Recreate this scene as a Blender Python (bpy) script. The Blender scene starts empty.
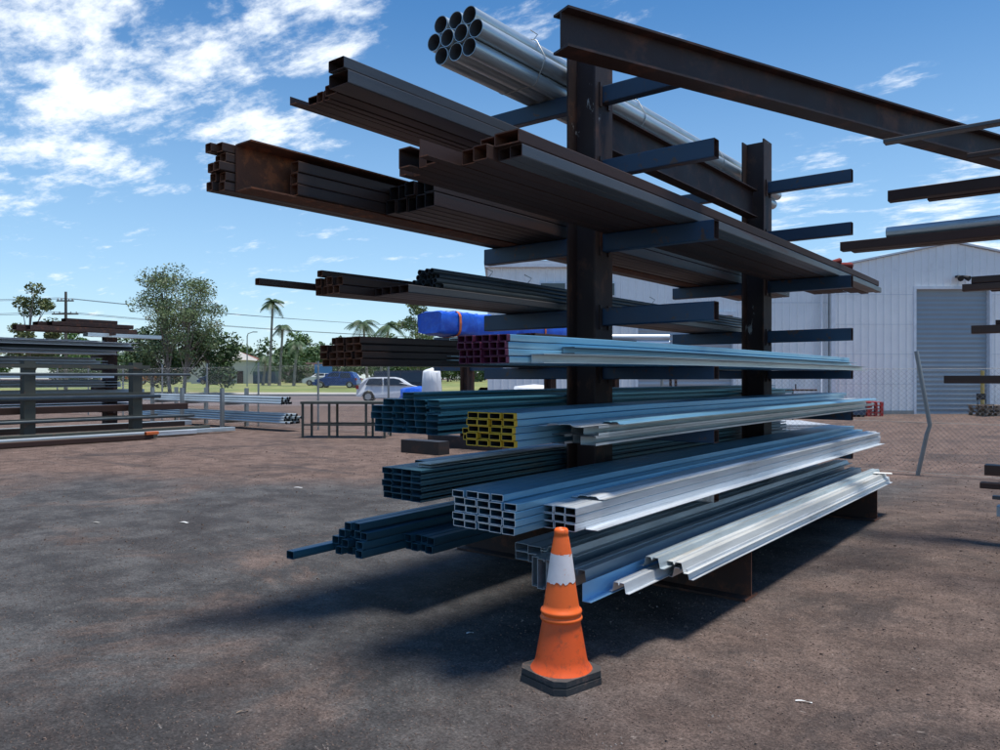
import bpy, bmesh, math, random
from math import sin, cos, pi, radians, sqrt, atan2
from mathutils import Vector, Matrix
random.seed(7)
scn = bpy.context.scene
# ------------------------------------------------------------ camera
YAW = radians(38.2)
cam_d = bpy.data.cameras.new('camera'); cam = bpy.data.objects.new('camera', cam_d)
scn.collection.objects.link(cam); scn.camera = cam
cam.location = (0, 0, 1.45); cam.rotation_euler = (radians(90), 0, YAW)
cam_d.sensor_width = 36; cam_d.lens = 27.7; cam_d.shift_y = 0.003
cam_d.clip_start = 0.05; cam_d.clip_end = 6000
# ------------------------------------------------------------ sky, sun, exposure
SUN = Vector((0.12, 0.06, 0.98)).normalized()
wd = bpy.data.worlds.new("World"); scn.world = wd; wd.use_nodes = True
nt = wd.node_tree; nt.nodes.clear()
def N(nt, t, **k):
    n = nt.nodes.new(t)
    for a, b in k.items():
        if a == 'op': n.operation = b
        elif a == 'ins':
            for q, v in b.items(): n.inputs[q].default_value = v
        else: setattr(n, a, b)
    return n
def sky_setup():
    L = nt.links.new
    sky = N(nt, 'ShaderNodeTexSky'); sky.sky_type = 'NISHITA'; sky.sun_disc = False
    sky.sun_elevation = math.asin(SUN.z); sky.sun_rotation = atan2(SUN.x, SUN.y)
    sky.air_density = 1.0; sky.dust_density = 0.25; sky.ozone_density = 2.2
    hs = N(nt, 'ShaderNodeHueSaturation', ins={'Saturation': 1.32, 'Value': 1.0}); L(sky.outputs[0], hs.inputs['Color'])
    tc = N(nt, 'ShaderNodeTexCoord'); sp = N(nt, 'ShaderNodeSeparateXYZ'); L(tc.outputs['Generated'], sp.inputs[0])
    z = N(nt, 'ShaderNodeMath', op='MAXIMUM'); L(sp.outputs[2], z.inputs[0]); z.inputs[1].default_value = 0.0
    za = N(nt, 'ShaderNodeMath', op='ADD'); L(z.outputs[0], za.inputs[0]); za.inputs[1].default_value = 0.12
    dx = N(nt, 'ShaderNodeMath', op='DIVIDE'); L(sp.outputs[0], dx.inputs[0]); L(za.outputs[0], dx.inputs[1])
    dy = N(nt, 'ShaderNodeMath', op='DIVIDE'); L(sp.outputs[1], dy.inputs[0]); L(za.outputs[0], dy.inputs[1])
    cb = N(nt, 'ShaderNodeCombineXYZ'); L(dx.outputs[0], cb.inputs[0]); L(dy.outputs[0], cb.inputs[1])
    mp = N(nt, 'ShaderNodeMapping'); L(cb.outputs[0], mp.inputs[0])
    mp.inputs['Rotation'].default_value = (0, 0, CLOUD_ROT); mp.inputs['Scale'].default_value = (1.1, 1.9, 1)
    n1 = N(nt, 'ShaderNodeTexNoise', ins={'Scale': 2.9, 'Detail': 10, 'Roughness': 0.62, 'Distortion': 0.15}); L(mp.outputs[0], n1.inputs['Vector'])
    n2 = N(nt, 'ShaderNodeTexNoise', ins={'Scale': 9.0, 'Detail': 6, 'Roughness': 0.7, 'Distortion': 0.2}); L(mp.outputs[0], n2.inputs['Vector'])
    # where in the sky clouds gather: soft spots round world directions
    total = None
    for (d, rx, wgt) in CLOUD_SPOTS:
        dot = N(nt, 'ShaderNodeVectorMath', op='DOT_PRODUCT'); L(tc.outputs['Generated'], dot.inputs[0]); dot.inputs[1].default_value = d
        m = N(nt, 'ShaderNodeMapRange', interpolation_type='SMOOTHSTEP'); L(dot.outputs['Value'], m.inputs[0])
        m.inputs[1].default_value = cos(radians(rx)); m.inputs[2].default_value = cos(radians(rx * 0.15))
        m.inputs[3].default_value = 0; m.inputs[4].default_value = wgt
        if total is None: total = m.outputs[0]
        else:
            a = N(nt, 'ShaderNodeMath', op='MAXIMUM'); L(total, a.inputs[0]); L(m.outputs[0], a.inputs[1]); total = a.outputs[0]
    a1 = N(nt, 'ShaderNodeMath', op='MULTIPLY_ADD'); L(n2.outputs[0], a1.inputs[0]); a1.inputs[1].default_value = 0.36; L(n1.outputs[0], a1.inputs[2])
    a2 = N(nt, 'ShaderNodeMath', op='ADD'); L(a1.outputs[0], a2.inputs[0]); L(total, a2.inputs[1])
    cl = N(nt, 'ShaderNodeMapRange', interpolation_type='SMOOTHSTEP'); L(a2.outputs[0], cl.inputs[0])
    cl.inputs[1].default_value = 0.92; cl.inputs[2].default_value = 1.20; cl.inputs[3].default_value = 0; cl.inputs[4].default_value = 0.95
    # pale air near the horizon
    hz = N(nt, 'ShaderNodeMapRange', interpolation_type='SMOOTHSTEP'); L(sp.outputs[2], hz.inputs[0])
    hz.inputs[1].default_value = 0.0; hz.inputs[2].default_value = 0.5; hz.inputs[3].default_value = 0.46; hz.inputs[4].default_value = 0.0
    mh = N(nt, 'ShaderNodeMix', data_type='RGBA'); L(hz.outputs[0], mh.inputs[0]); L(hs.outputs[0], mh.inputs[6])
    mh.inputs[7].default_value = (4.4, 6.6, 8.9, 1)
    mx = N(nt, 'ShaderNodeMix', data_type='RGBA'); L(cl.outputs[0], mx.inputs[0]); L(mh.outputs[2], mx.inputs[6])
    mx.inputs[7].default_value = (8.0, 8.5, 9.0, 1)
    bg = N(nt, 'ShaderNodeBackground'); L(mx.outputs[2], bg.inputs[0]); bg.inputs[1].default_value = SKY_STRENGTH
    o = N(nt, 'ShaderNodeOutputWorld'); L(bg.outputs[0], o.inputs[0])
SKY_STRENGTH = 0.125
def sdir(px, py):
    r = (px - 500) / 770; u = (378 - py) / 770
    F = Vector((-sin(YAW), cos(YAW), 0)); R = Vector((cos(YAW), sin(YAW), 0))
    return (F + R * r + Vector((0, 0, u))).normalized()
CLOUD_ROT = radians(-12)
CLOUD_SPOTS = [(sdir(40, 20), 13, .40), (sdir(170, 50), 10, .36), (sdir(300, 10), 8, .36), (sdir(80, 110), 9, .34), (sdir(230, 115), 7, .36),
               (sdir(320, 128), 4.5, .32), (sdir(270, 110), 5, .30), (sdir(10, 165), 6, .30), (sdir(140, 155), 5, .30), (sdir(500, 5), 7, .22), (sdir(640, 0), 6, .26),
               (sdir(910, 88), 3.0, .22), (sdir(880, 225), 13, .24), (sdir(560, 225), 9, .22), (sdir(430, 240), 7, .18), (sdir(230, 310), 10, .2), (sdir(40, 250), 13, .19), (sdir(330, 240), 9, .17), (sdir(960, 230), 9, .34), (sdir(790, 230), 6, .26), (sdir(-150, 40), 18, .4)]
sky_setup()
sl = bpy.data.lights.new('sun', 'SUN'); sl.energy = 4.4; sl.angle = radians(11); sl.color = (1.0, 0.955, 0.89)
so = bpy.data.objects.new('sun', sl); scn.collection.objects.link(so)
so.rotation_euler = SUN.to_track_quat('Z', 'Y').to_euler(); so.location = (0, 0, 30)
scn.view_settings.view_transform = 'Standard'; scn.view_settings.look = 'None'
scn.view_settings.gamma = 1; scn.view_settings.exposure = 0.16; scn.view_settings.use_curve_mapping = False
scn.render.engine = 'CYCLES'
# ------------------------------------------------------------ materials
def mat(name, base, rough=.6, metal=0., var=.12, vscale=3., second=None, sscale=4., slo=.5, shi=.62, bump=0., bscale=60., objvar=.0, spec=.5, stretch=(1, 1, 1), third=None):
    m = bpy.data.materials.new(name); m.use_nodes = True; t = m.node_tree; L = t.links.new
    b = t.nodes['Principled BSDF']; tc = N(t, 'ShaderNodeTexCoord')
    mp = N(t, 'ShaderNodeMapping'); L(tc.outputs['Object'], mp.inputs[0]); mp.inputs['Scale'].default_value = stretch
    n = N(t, 'ShaderNodeTexNoise', ins={'Scale': vscale, 'Detail': 8, 'Roughness': .65}); L(mp.outputs[0], n.inputs['Vector'])
    r = N(t, 'ShaderNodeMapRange'); L(n.outputs[0], r.inputs[0]); r.inputs[1].default_value = .25; r.inputs[2].default_value = .75
    r.inputs[3].default_value = 1 - var; r.inputs[4].default_value = 1 + var
    val = r.outputs[0]
    if objvar:
        oi = N(t, 'ShaderNodeObjectInfo'); q = N(t, 'ShaderNodeMapRange'); L(oi.outputs['Random'], q.inputs[0])
        q.inputs[3].default_value = 1 - objvar; q.inputs[4].default_value = 1 + objvar
        mu = N(t, 'ShaderNodeMath', op='MULTIPLY'); L(val, mu.inputs[0]); L(q.outputs[0], mu.inputs[1]); val = mu.outputs[0]
    col = N(t, 'ShaderNodeRGB'); col.outputs[0].default_value = (*base, 1); c = col.outputs[0]
    for k, (sec, sc, lo, hi) in enumerate([(second, sscale, slo, shi)] + ([third] if third else [])):
        if sec is None: continue
        n2 = N(t, 'ShaderNodeTexNoise', ins={'Scale': sc, 'Detail': 9, 'Roughness': .7, 'Distortion': .3}); 
        mp2 = N(t, 'ShaderNodeMapping'); mp2.inputs['Location'].default_value = (3.1 + 5 * k, 1.7, 8.2); L(mp.outputs[0], mp2.inputs[0]); L(mp2.outputs[0], n2.inputs['Vector'])
        f = N(t, 'ShaderNodeMapRange', interpolation_type='SMOOTHSTEP'); L(n2.outputs[0], f.inputs[0]); f.inputs[1].default_value = lo; f.inputs[2].default_value = hi
        x = N(t, 'ShaderNodeMix', data_type='RGBA'); L(f.outputs[0], x.inputs[0]); L(c, x.inputs[6]); x.inputs[7].default_value = (*sec, 1); c = x.outputs[2]
    vm = N(t, 'ShaderNodeVectorMath', op='SCALE'); L(c, vm.inputs[0]); L(val, vm.inputs['Scale'])
    L(vm.outputs[0], b.inputs['Base Color'])
    rr = N(t, 'ShaderNodeMapRange'); L(n.outputs[0], rr.inputs[0]); rr.inputs[1].default_value = .3; rr.inputs[2].default_value = .7
    rr.inputs[3].default_value = max(.05, rough - .1); rr.inputs[4].default_value = min(1, rough + .1); L(rr.outputs[0], b.inputs['Roughness'])
    b.inputs['Metallic'].default_value = metal; b.inputs['Specular IOR Level'].default_value = spec
    if bump:
        nb = N(t, 'ShaderNodeTexNoise', ins={'Scale': bscale, 'Detail': 5, 'Roughness': .6}); L(tc.outputs['Object'], nb.inputs['Vector'])
        bn = N(t, 'ShaderNodeBump', ins={'Strength': bump, 'Distance': .01}); L(nb.outputs[0], bn.inputs['Height']); L(bn.outputs[0], b.inputs['Normal'])
    return m
M = {}
M['primer'] = mat('brown_primer', (.034, .018, .016), .7, 0, .25, 2, (.10, .045, .028), 5, .52, .66, .1, objvar=.1, third=((.42, .42, .40), 6, .63, .66), stretch=(1, 1, .5))
M['primer_plain'] = mat('brown_primer_beam', (.038, .021, .018), .65, 0, .25, 2, (.12, .05, .03), 4, .5, .7, .1)
M['rust'] = mat('rust', (.15, .058, .03), .85, 0, .3, 5, (.30, .10, .04), 9, .5, .65, .3)
M['rust_end'] = mat('bright_rust_end', (.24, .085, .04), .85, 0, .3, 5, (.34, .12, .05), 9, .5, .65, .3)
M['dark_rust'] = mat('dark_rust', (.045, .024, .019), .85, 0, .3, 5, (.11, .042, .023), 7, .5, .65, .3)
M['arm_blue'] = mat('blue_enamel', (.02, .052, .10), .45, 0, .22, 3, (.085, .05, .035), 9, .57, .64, .05, objvar=.12)
M['mill'] = mat('mill_steel', (.034, .028, .027), .5, .35, 0.25, 8, (.075, .038, .026), 2.5, .5, .66, .08, objvar=.22, stretch=(1, .07, 1))
M['mill_grey'] = mat('mill_steel_grey', (.12, .115, .115), .45, .45, 0.2, 8, (.12, .06, .04), 3, .55, .68, .08, objvar=.2, stretch=(1, .07, 1))
M['mill_brown'] = mat('mill_steel_brown', (.058, .027, .019), .7, .1, 0.25, 8, (.045, .028, .022), 3, .45, .62, .08, objvar=.2, stretch=(1, .07, 1))
M['round_dark'] = mat('dark_round_tube', (.07, .085, .09), .4, .4, .2, 3, objvar=.2)
M['pipe_in'] = mat('pipe_bore', (.14, .155, .17), .6, .2, .2, 6)
M['galv'] = mat('galvanised_steel', (.56, .63, .65), .36, .5, 0.2, 30, (.46, .52, .54), 14, .5, .62, .03, objvar=.1, stretch=(1, .07, 1))
M['galv_pale'] = mat('pale_galvanised_steel', (.66, .70, .73), .4, .45, 0.2, 25, (.46, .47, .47), 9, .52, .64, .03, objvar=.08, stretch=(1, .07, 1))
M['galv_blue'] = mat('bluish_galvanised_steel', (.20, .43, .58), .36, .45, 0.2, 20, (.30, .48, .58), 9, .5, .65, .03, objvar=.14, stretch=(1, .07, 1))
M['blue_coat'] = mat('blue_coated_steel', (.045, .19, .28), .42, .3, 0.2, 15, (.05, .13, .17), 7, .55, .68, .03, objvar=.2, stretch=(1, .07, 1))
M['navy'] = mat('navy_coated_steel', (.028, .10, .15), .45, .3, 0.2, 15, (.05, .08, .09), 7, .55, .68, .03, objvar=.2, stretch=(1, .07, 1))
M['skyblue'] = mat('pale_blue_flashing', (.28, .55, .78), .4, .2, .08)
M['cream'] = mat('cream_coated_steel', (.56, .57, .55), .45, .2, 0.2, 20, (.45, .42, .36), 12, .58, .66, stretch=(1, .07, 1))
M['slate'] = mat('grey_coated_steel', (.36, .41, .44), .45, .35, 0.2, 20, objvar=.12, stretch=(1, .07, 1))
M['purple'] = mat('purple_end_paint', (.11, .015, .05), .6, 0, .2, 20)
M['yellow'] = mat('yellow_end_paint', (.66, .40, .02), .6, 0, .2, 20)
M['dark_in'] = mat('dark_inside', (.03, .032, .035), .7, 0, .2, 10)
M['wire'] = mat('tie_wire', (.42, .42, .40), .45, .6, .1)
M['tarp'] = mat('blue_tarpaulin', (.008, .09, .55), .45, 0, .15, 8, (.02, .13, .62), 5, .5, .6, .5, 14)
M['orange_strap'] = mat('orange_strap', (.7, .16, .04), .7)
M['red'] = mat('red_paint', (.45, .02, .015), .5)
M['white'] = mat('white_paint', (.74, .76, .78), .5, 0, .05, 2)
M['shed'] = mat('white_shed_cladding', (.88, .87, .85), .45, 0, .05, .7, (.80, .79, .77), 1.2, .5, .7)
M['shed_grey'] = mat('pale_grey_cladding', (.6, .64, .68), .5, 0, .05, .7)
M['roller'] = mat('grey_roller_door', (.32, .37, .40), .5, .1, .06, 1)
M['roller_pale'] = mat('pale_roller_door', (.42, .46, .49), .5, .1, .06, 1)
M['trim'] = mat('white_trim', (.72, .75, .78), .5)
M['pole'] = mat('grey_post', (.30, .31, .30), .5, .4, .12)
M['olive'] = mat('weathered_grey_green_post', (.085, .085, .065), .7, .1, .2, 3, (.2, .11, .07), 6, .58, .7)
M['timber'] = mat('weathered_timber', (.22, .16, .11), .8, 0, .25, 4, (.12, .08, .06), 8, .5, .65, stretch=(1, 1, 6))
M['wood_pole'] = mat('power_pole_timber', (.13, .11, .09), .8, 0, .2, 2)
M['leaf_gum'] = mat('gum_leaf', (.15, .21, .08), .6, 0, .45, 1.1, (.17, .16, .10), 1.5, .5, .62)
M['leaf_dark'] = mat('dark_leaf', (.05, .10, .028), .6, 0, .45, .8, (.10, .15, .045), 1.0, .5, .62)
M['leaf_mid'] = mat('green_leaf', (.08, .15, .035), .6, 0, .45, .5, (.13, .19, .05), .6, .48, .62)
M['leaf_palm'] = mat('palm_leaf', (.06, .11, .04), .55, 0, .35, 1)
M['bark'] = mat('bark', (.30, .26, .22), .85, 0, .25, 2, (.16, .12, .09), 3, .5, .62)
M['rubber'] = mat('rubber', (.02, .02, .02), .8)
M['glass'] = mat('dark_glass', (.02, .025, .03), .08, 0, .05, spec=.8)
M['car_blue'] = mat('blue_car_paint', (.015, .07, .28), .25, .3, .04); M['car_white'] = mat('white_car_paint', (.72, .74, .76), .25, 0, .03)
M['car_dark'] = mat('dark_car_paint', (.03, .035, .045), .3, .2, .04); M['car_orange'] = mat('orange_truck_paint', (.5, .16, .03), .4, 0, .04)
M['chrome'] = mat('alloy', (.45, .45, .46), .3, .8, .05); M['lamp_red'] = mat('red_lamp', (.35, .01, .01), .2); M['lamp_clear'] = mat('clear_lamp', (.7, .72, .74), .15)
M['paper'] = mat('litter_paper', (.7, .7, .68), .8); M['house_wall'] = mat('pale_house_wall', (.55, .52, .45), .8); M['roof_red'] = mat('red_roof', (.22, .08, .05), .7)
M['cone_base'] = mat('cone_base_rubber', (.045, .045, .045), .75, 0, .3, 9, (.13, .09, .075), 14, .5, .65, .2, 60)
def cone_mat(nm, lo, d_):
    return mat(nm, (.78, .10, .012) if lo else (.88, .14, .016), .48, 0, .10, 8, (.50, .065, .015), 11, .52 if lo else .62, .70, .05, 50, third=((.30, .07, .022), 19, d_ - .06, .74))
M['cone_lo'] = cone_mat('faded_orange_plastic', True, .56); M['cone_hi'] = cone_mat('orange_plastic', False, .66)
M['cone_white'] = mat('scuffed_white_sleeve', (.72, .68, .68), .6, 0, .1, 15, (.72, .30, .18), 30, .60, .66)

def ground_mat():
    m = bpy.data.materials.new('gravelly_asphalt'); m.use_nodes = True; t = m.node_tree; L = t.links.new; b = t.nodes['Principled BSDF']
    tc = N(t, 'ShaderNodeTexCoord'); P = tc.outputs['Object']; sp = N(t, 'ShaderNodeSeparateXYZ'); L(P, sp.inputs[0])
    def noise(s, d=8, r=.6, di=0., src=None):
        n = N(t, 'ShaderNodeTexNoise', ins={'Scale': s, 'Detail': d, 'Roughness': r, 'Distortion': di}); L(src or P, n.inputs['Vector']); return n.outputs[0]
    def rng(x, a, b_, c=0., d=1.):
        n = N(t, 'ShaderNodeMapRange', interpolation_type='SMOOTHSTEP'); L(x, n.inputs[0])
        for i, v in enumerate((a, b_, c, d)): n.inputs[i + 1].default_value = v
        return n.outputs[0]
    def mix(f, a, b_):
        n = N(t, 'ShaderNodeMix', data_type='RGBA')
        if isinstance(f, float): n.inputs[0].default_value = f
        else: L(f, n.inputs[0])
        for i, c in ((6, a), (7, b_)):
            if isinstance(c, tuple): n.inputs[i].default_value = (*c, 1)
            else: L(c, n.inputs[i])
        return n.outputs[2]
    def op(o, a, b_):
        n = N(t, 'ShaderNodeMath', op=o)
        for i, c in enumerate((a, b_)):
            if isinstance(c, (float, int)): n.inputs[i].default_value = c
            else: L(c, n.inputs[i])
        return n.outputs[0]
    asph = mix(rng(noise(2.2, 9, .7), .38, .62), (.050, .049, .050), (.100, .097, .095))
    red = mix(rng(noise(3.1, 9, .7), .35, .65), (.105, .070, .056), (.19, .130, .104))
    # red dirt lies thick away from the driven strip and in drifts on it
    dd = op('ADD', op('MULTIPLY', sp.outputs[0], -.618), op('MULTIPLY', sp.outputs[1], .786))
    yz = op('ADD', dd, op('MULTIPLY', noise(.45, 5, .65), 6.0))
    far = rng(yz, 12.6, 15.2)
    xr = rng(op('ADD', sp.outputs[0], op('MULTIPLY', noise(.6, 4), 2.2)), -1.6, -.2, 0., .75)
    drift = rng(noise(.45, 10, .72, .6), .53, .65, 0., .7)
    f = op('MAXIMUM', op('MAXIMUM', far, xr), drift)
    c = mix(f, asph, red)
    mpt = N(t, 'ShaderNodeMapping'); L(P, mpt.inputs[0]); mpt.inputs['Rotation'].default_value = (0, 0, radians(35)); mpt.inputs['Scale'].default_value = (.16, 2.2, 1)
    tr = op('MULTIPLY', rng(noise(1.1, 5, .6, .15, mpt.outputs[0]), .54, .66), rng(noise(.22, 3), .42, .58, 0., .5))
    c = mix(tr, c, (.050, .046, .046))
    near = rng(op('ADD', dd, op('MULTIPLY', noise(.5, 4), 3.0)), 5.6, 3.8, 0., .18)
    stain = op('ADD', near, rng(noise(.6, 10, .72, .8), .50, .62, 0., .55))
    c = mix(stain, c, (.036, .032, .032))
    # small stones pressed in the surface
    v = N(t, 'ShaderNodeTexVoronoi', ins={'Scale': 62.}); L(P, v.inputs['Vector'])
    hs = N(t, 'ShaderNodeSeparateColor'); L(v.outputs['Color'], hs.inputs[0])
    st = op('MULTIPLY', rng(v.outputs['Distance'], .42, .30), rng(hs.outputs[0], .45, .9))
    c2 = mix(hs.outputs[1], (.19, .15, .13), (.06, .04, .036))
    c = mix(op('MULTIPLY', st, .62), c, c2)
    fleck = rng(noise(170, 3, .7), .68, .74, 0., .55)
    c = mix(fleck, c, (.34, .31, .28))
    fl2 = op('MULTIPLY', rng(noise(19, 4, .6), .66, .72, 0., .8), rng(f, .2, .8, .25, 1.)); c = mix(fl2, c, (.30, .25, .22))
    gr = op('MULTIPLY', op('MULTIPLY', rng(noise(75, 6, .8), .34, .66, .50, 1.5), rng(noise(24, 5, .75), .3, .7, .72, 1.28)), rng(noise(1.6, 9, .75, .4), .3, .7, .84, 1.16))
    sc_ = N(t, 'ShaderNodeVectorMath', op='SCALE'); L(c, sc_.inputs[0]); L(gr, sc_.inputs['Scale']); c = sc_.outputs[0]
    L(c, b.inputs['Base Color']); b.inputs['Roughness'].default_value = .92; b.inputs['Specular IOR Level'].default_value = .25
    h = op('ADD', op('MULTIPLY', noise(90, 6, .75), 1.), op('MULTIPLY', st, .6))
    h = op('ADD', h, op('MULTIPLY', noise(5, 5, .6), 1.2))
    bn = N(t, 'ShaderNodeBump', ins={'Strength': .8, 'Distance': .012}); L(h, bn.inputs['Height']); L(bn.outputs[0], b.inputs['Normal'])
    return m
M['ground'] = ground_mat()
M['grass'] = mat('verge_grass', (.17, .21, .055), .9, 0, .3, .25, (.27, .26, .09), .12, .45, .6)
M['road'] = mat('pinkish_bitumen', (.17, .13, .12), .9, 0, .15, .5, (.12, .10, .095), .3, .5, .62)
M['concrete'] = mat('pale_concrete', (.42, .40, .36), .85, 0, .1, 1)
M['stone'] = mat('loose_stone', (.15, .105, .085), .9, 0, .3, 30, (.30, .26, .23), 4, .56, .64)
# ------------------------------------------------------------ helpers
COL = scn.collection
def tag(o, label=None, cat=None, group=None, kind=None):
    if label: o['label'] = label
    if cat: o['category'] = cat
    if group: o['group'] = group
    if kind: o['kind'] = kind
    return o
def empty(name, loc=(0, 0, 0), rz=0, label=None, cat=None, group=None):
    o = bpy.data.objects.new(name, None); COL.objects.link(o); o.location = loc; o.rotation_euler = (0, 0, rz); o.empty_display_size = .2
    return tag(o, label, cat, group)
class MB:
    def __init__(s): s.v = []; s.f = []; s.mi = []; s.sm = []
    def add(s, vs, fs, mi=0, smooth=False):
        b = len(s.v); s.v += [tuple(v) for v in vs]
        for f in fs: s.f.append([b + i for i in f]); s.mi.append(mi); s.sm.append(smooth)
    def box(s, a, b, mi=0):
        x0, y0, z0 = [min(a[i], b[i]) for i in range(3)]; x1, y1, z1 = [max(a[i], b[i]) for i in range(3)]
        s.add([(x0, y0, z0), (x1, y0, z0), (x1, y1, z0), (x0, y1, z0), (x0, y0, z1), (x1, y0, z1), (x1, y1, z1), (x0, y1, z1)],
              [(0, 3, 2, 1), (4, 5, 6, 7), (0, 1, 5, 4), (1, 2, 6, 5), (2, 3, 7, 6), (3, 0, 4, 7)], mi)
    def tube(s, pts, rad, n=6, mi=0, cap=True, smooth=True):
        pts = [Vector(p) for p in pts]; k = len(pts); rs = rad if isinstance(rad, (list, tuple)) else [rad] * k
        vs = []; prev = None
        for i, p in enumerate(pts):
            d = (pts[min(i + 1, k - 1)] - pts[max(i - 1, 0)]).normalized()
            a = (prev - d * prev.dot(d)) if prev is not None else (Vector((1, 0, 0)) if abs(d.x) < .9 else Vector((0, 1, 0))).cross(d)
            a.normalize(); prev = a.copy(); b = d.cross(a)
            for j in range(n): t = 2 * pi * j / n; vs.append(p + (a * cos(t) + b * sin(t)) * rs[i])
        fs = [(i * n + j, i * n + (j + 1) % n, (i + 1) * n + (j + 1) % n, (i + 1) * n + j) for i in range(k - 1) for j in range(n)]
        s.add(vs, fs, mi, smooth)
        if cap: s.add(vs[:n], [tuple(range(n))[::-1]], mi); s.add(vs[-n:], [tuple(range(n))], mi)
    def lathe(s, prof, n=32, mi=0, c=(0, 0)):
        vs = [(c[0] + r * cos(2 * pi * j / n), c[1] + r * sin(2 * pi * j / n), z) for r, z in prof for j in range(n)]
        s.add(vs, [(i * n + j, i * n + (j + 1) % n, (i + 1) * n + (j + 1) % n, (i + 1) * n + j) for i in range(len(prof) - 1) for j in range(n)], mi, True)
    def prism(s, poly, y0, y1, mi=0, cap_mi=None, axis='y', smooth=False, caps=True):
        # poly is (x,z); extruded along y
        n = len(poly); A = [(p[0], y0, p[1]) for p in poly]; B = [(p[0], y1, p[1]) for p in poly]
        if axis == 'z': A = [(p[0], p[1], y0) for p in poly]; B = [(p[0], p[1], y1) for p in poly]
        if axis == 'x': A = [(y0, p[0], p[1]) for p in poly]; B = [(y1, p[0], p[1]) for p in poly]
        s.add(A + B, [(i, (i + 1) % n, n + (i + 1) % n, n + i) for i in range(n)], mi, smooth)
        cm = mi if cap_mi is None else cap_mi
        if caps: s.add(A, [tuple(range(n))[::-1]], cm); s.add(B, [tuple(range(n))], cm)
    def hollow(s, out, inn, y0, y1, mi=0, in_mi=1, cap_mi=1, smooth=False):
        n = len(out); O = [(p[0], y0, p[1]) for p in out] + [(p[0], y1, p[1]) for p in out]; I = [(p[0], y0, p[1]) for p in inn] + [(p[0], y1, p[1]) for p in inn]
        s.add(O, [(i, (i + 1) % n, n + (i + 1) % n, n + i) for i in range(n)], mi, smooth)
        s.add(I, [(i, n + i, n + (i + 1) % n, (i + 1) % n) for i in range(n)], in_mi, smooth)
        for k in (0, 1):
            vs = O[k * n:(k + 1) * n] + I[k * n:(k + 1) * n]
            s.add(vs, [(i, n + i, n + (i + 1) % n, (i + 1) % n) if k else (i, (i + 1) % n, n + (i + 1) % n, n + i) for i in range(n)], cap_mi)
    def lofted(s, out, inn, ys, dz, in_mi, paint, smooth):
        for k in range(len(ys) - 1):
            n = len(out); mi = paint if (paint and ys[k + 1] <= .0251) else 0
            R = [[(p[0], ys[q], p[1] + dz[q]) for p in out] for q in (k, k + 1)]
            s.add(R[0] + R[1], [(i, (i + 1) % n, n + (i + 1) % n, n + i) for i in range(n)], mi, smooth)
            if inn:
                R = [[(p[0], ys[q], p[1] + dz[q]) for p in inn] for q in (k, k + 1)]
                s.add(R[0] + R[1], [(i, n + i, n + (i + 1) % n, (i + 1) % n) for i in range(n)], in_mi, smooth)
        for q in (0, len(ys) - 1):
            n = len(out); O = [(p[0], ys[q], p[1] + dz[q]) for p in out]
            if inn: s.add(O + [(p[0], ys[q], p[1] + dz[q]) for p in inn], [(i, (i + 1) % n, n + (i + 1) % n, n + i) for i in range(n)], 1)
            else: s.add(O, [tuple(range(n))], 1)
    def mesh(s, name, mats):
        me = bpy.data.meshes.new(name); me.from_pydata(s.v, [], s.f)
        for m in mats: me.materials.append(m)
        me.polygons.foreach_set('material_index', s.mi); me.polygons.foreach_set('use_smooth', s.sm)
        bm = bmesh.new(); bm.from_mesh(me); bmesh.ops.recalc_face_normals(bm, faces=bm.faces); bm.to_mesh(me); bm.free(); me.update(); return me
    def build(s, name, mats, parent=None, loc=(0, 0, 0), rz=0):
        if not isinstance(mats, (list, tuple)): mats = [mats]
        o = bpy.data.objects.new(name, s.mesh(name, mats)); COL.objects.link(o); o.location = loc; o.rotation_euler = (0, 0, rz)
        if parent: o.parent = parent
        return o
def copy_tree(o, parent=None):
    c = o.copy(); COL.objects.link(c)
    if parent: c.parent = parent
    for ch in list(o.children): copy_tree(ch, c)
    return c
def W(r, d, z=0): return Vector((r * cos(YAW) - d * sin(YAW), r * sin(YAW) + d * cos(YAW), z))   # from "right / ahead of the yard entrance" axes to world
# profiles: centred in x, z from 0 up
def rhs(w, h, t=.004, r=.006):
    def rr(w, h, r, z0):
        o = []
        for cx, cz, a0 in ((w / 2 - r, z0 + h - r, 0), (-w / 2 + r, z0 + h - r, 90), (-w / 2 + r, z0 + r, 180), (w / 2 - r, z0 + r, 270)):
            for k in range(3): a = radians(a0 + 45 * k); o.append((cx + r * cos(a), cz + r * sin(a)))
        return o
    return rr(w, h, r, 0), rr(w - 2 * t, h - 2 * t, max(r - t, .002), t)
def chs(d, t=.005, n=20):
    f = lambda q: [(q * cos(2 * pi * k / n), d / 2 + q * sin(2 * pi * k / n)) for k in range(n)]
    return f(d / 2), f(d / 2 - t)
def cee(w, h, t=.003, lip=.012, up=False):      # lipped channel: web on the left, open to the right
    p = [(0, 0), (w, 0), (w, lip), (w - t, lip), (w - t, t), (t, t), (t, h - t), (w - t, h - t), (w - t, h - lip), (w, h - lip), (w, h), (0, h)]
    return [(x - w / 2, z) for x, z in p]
def pfc(w, h, t=.008):
    return [(x - w / 2, z) for x, z in [(0, 0), (w, 0), (w, t), (t, t), (t, h - t), (w, h - t), (w, h), (0, h)]]
def ell(w, h, t=.006): return [(x - w / 2, z) for x, z in [(0, 0), (w, 0), (w, t), (t, t), (t, h), (0, h)]]
def ibeam(w, h, t=.01, tw=.008):
    a = w / 2; b = tw / 2
    return [(-a, 0), (a, 0), (a, t), (b, t), (b, h - t), (a, h - t), (a, h), (-a, h), (-a, h - t), (-b, h - t), (-b, t), (-a, t)]
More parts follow.
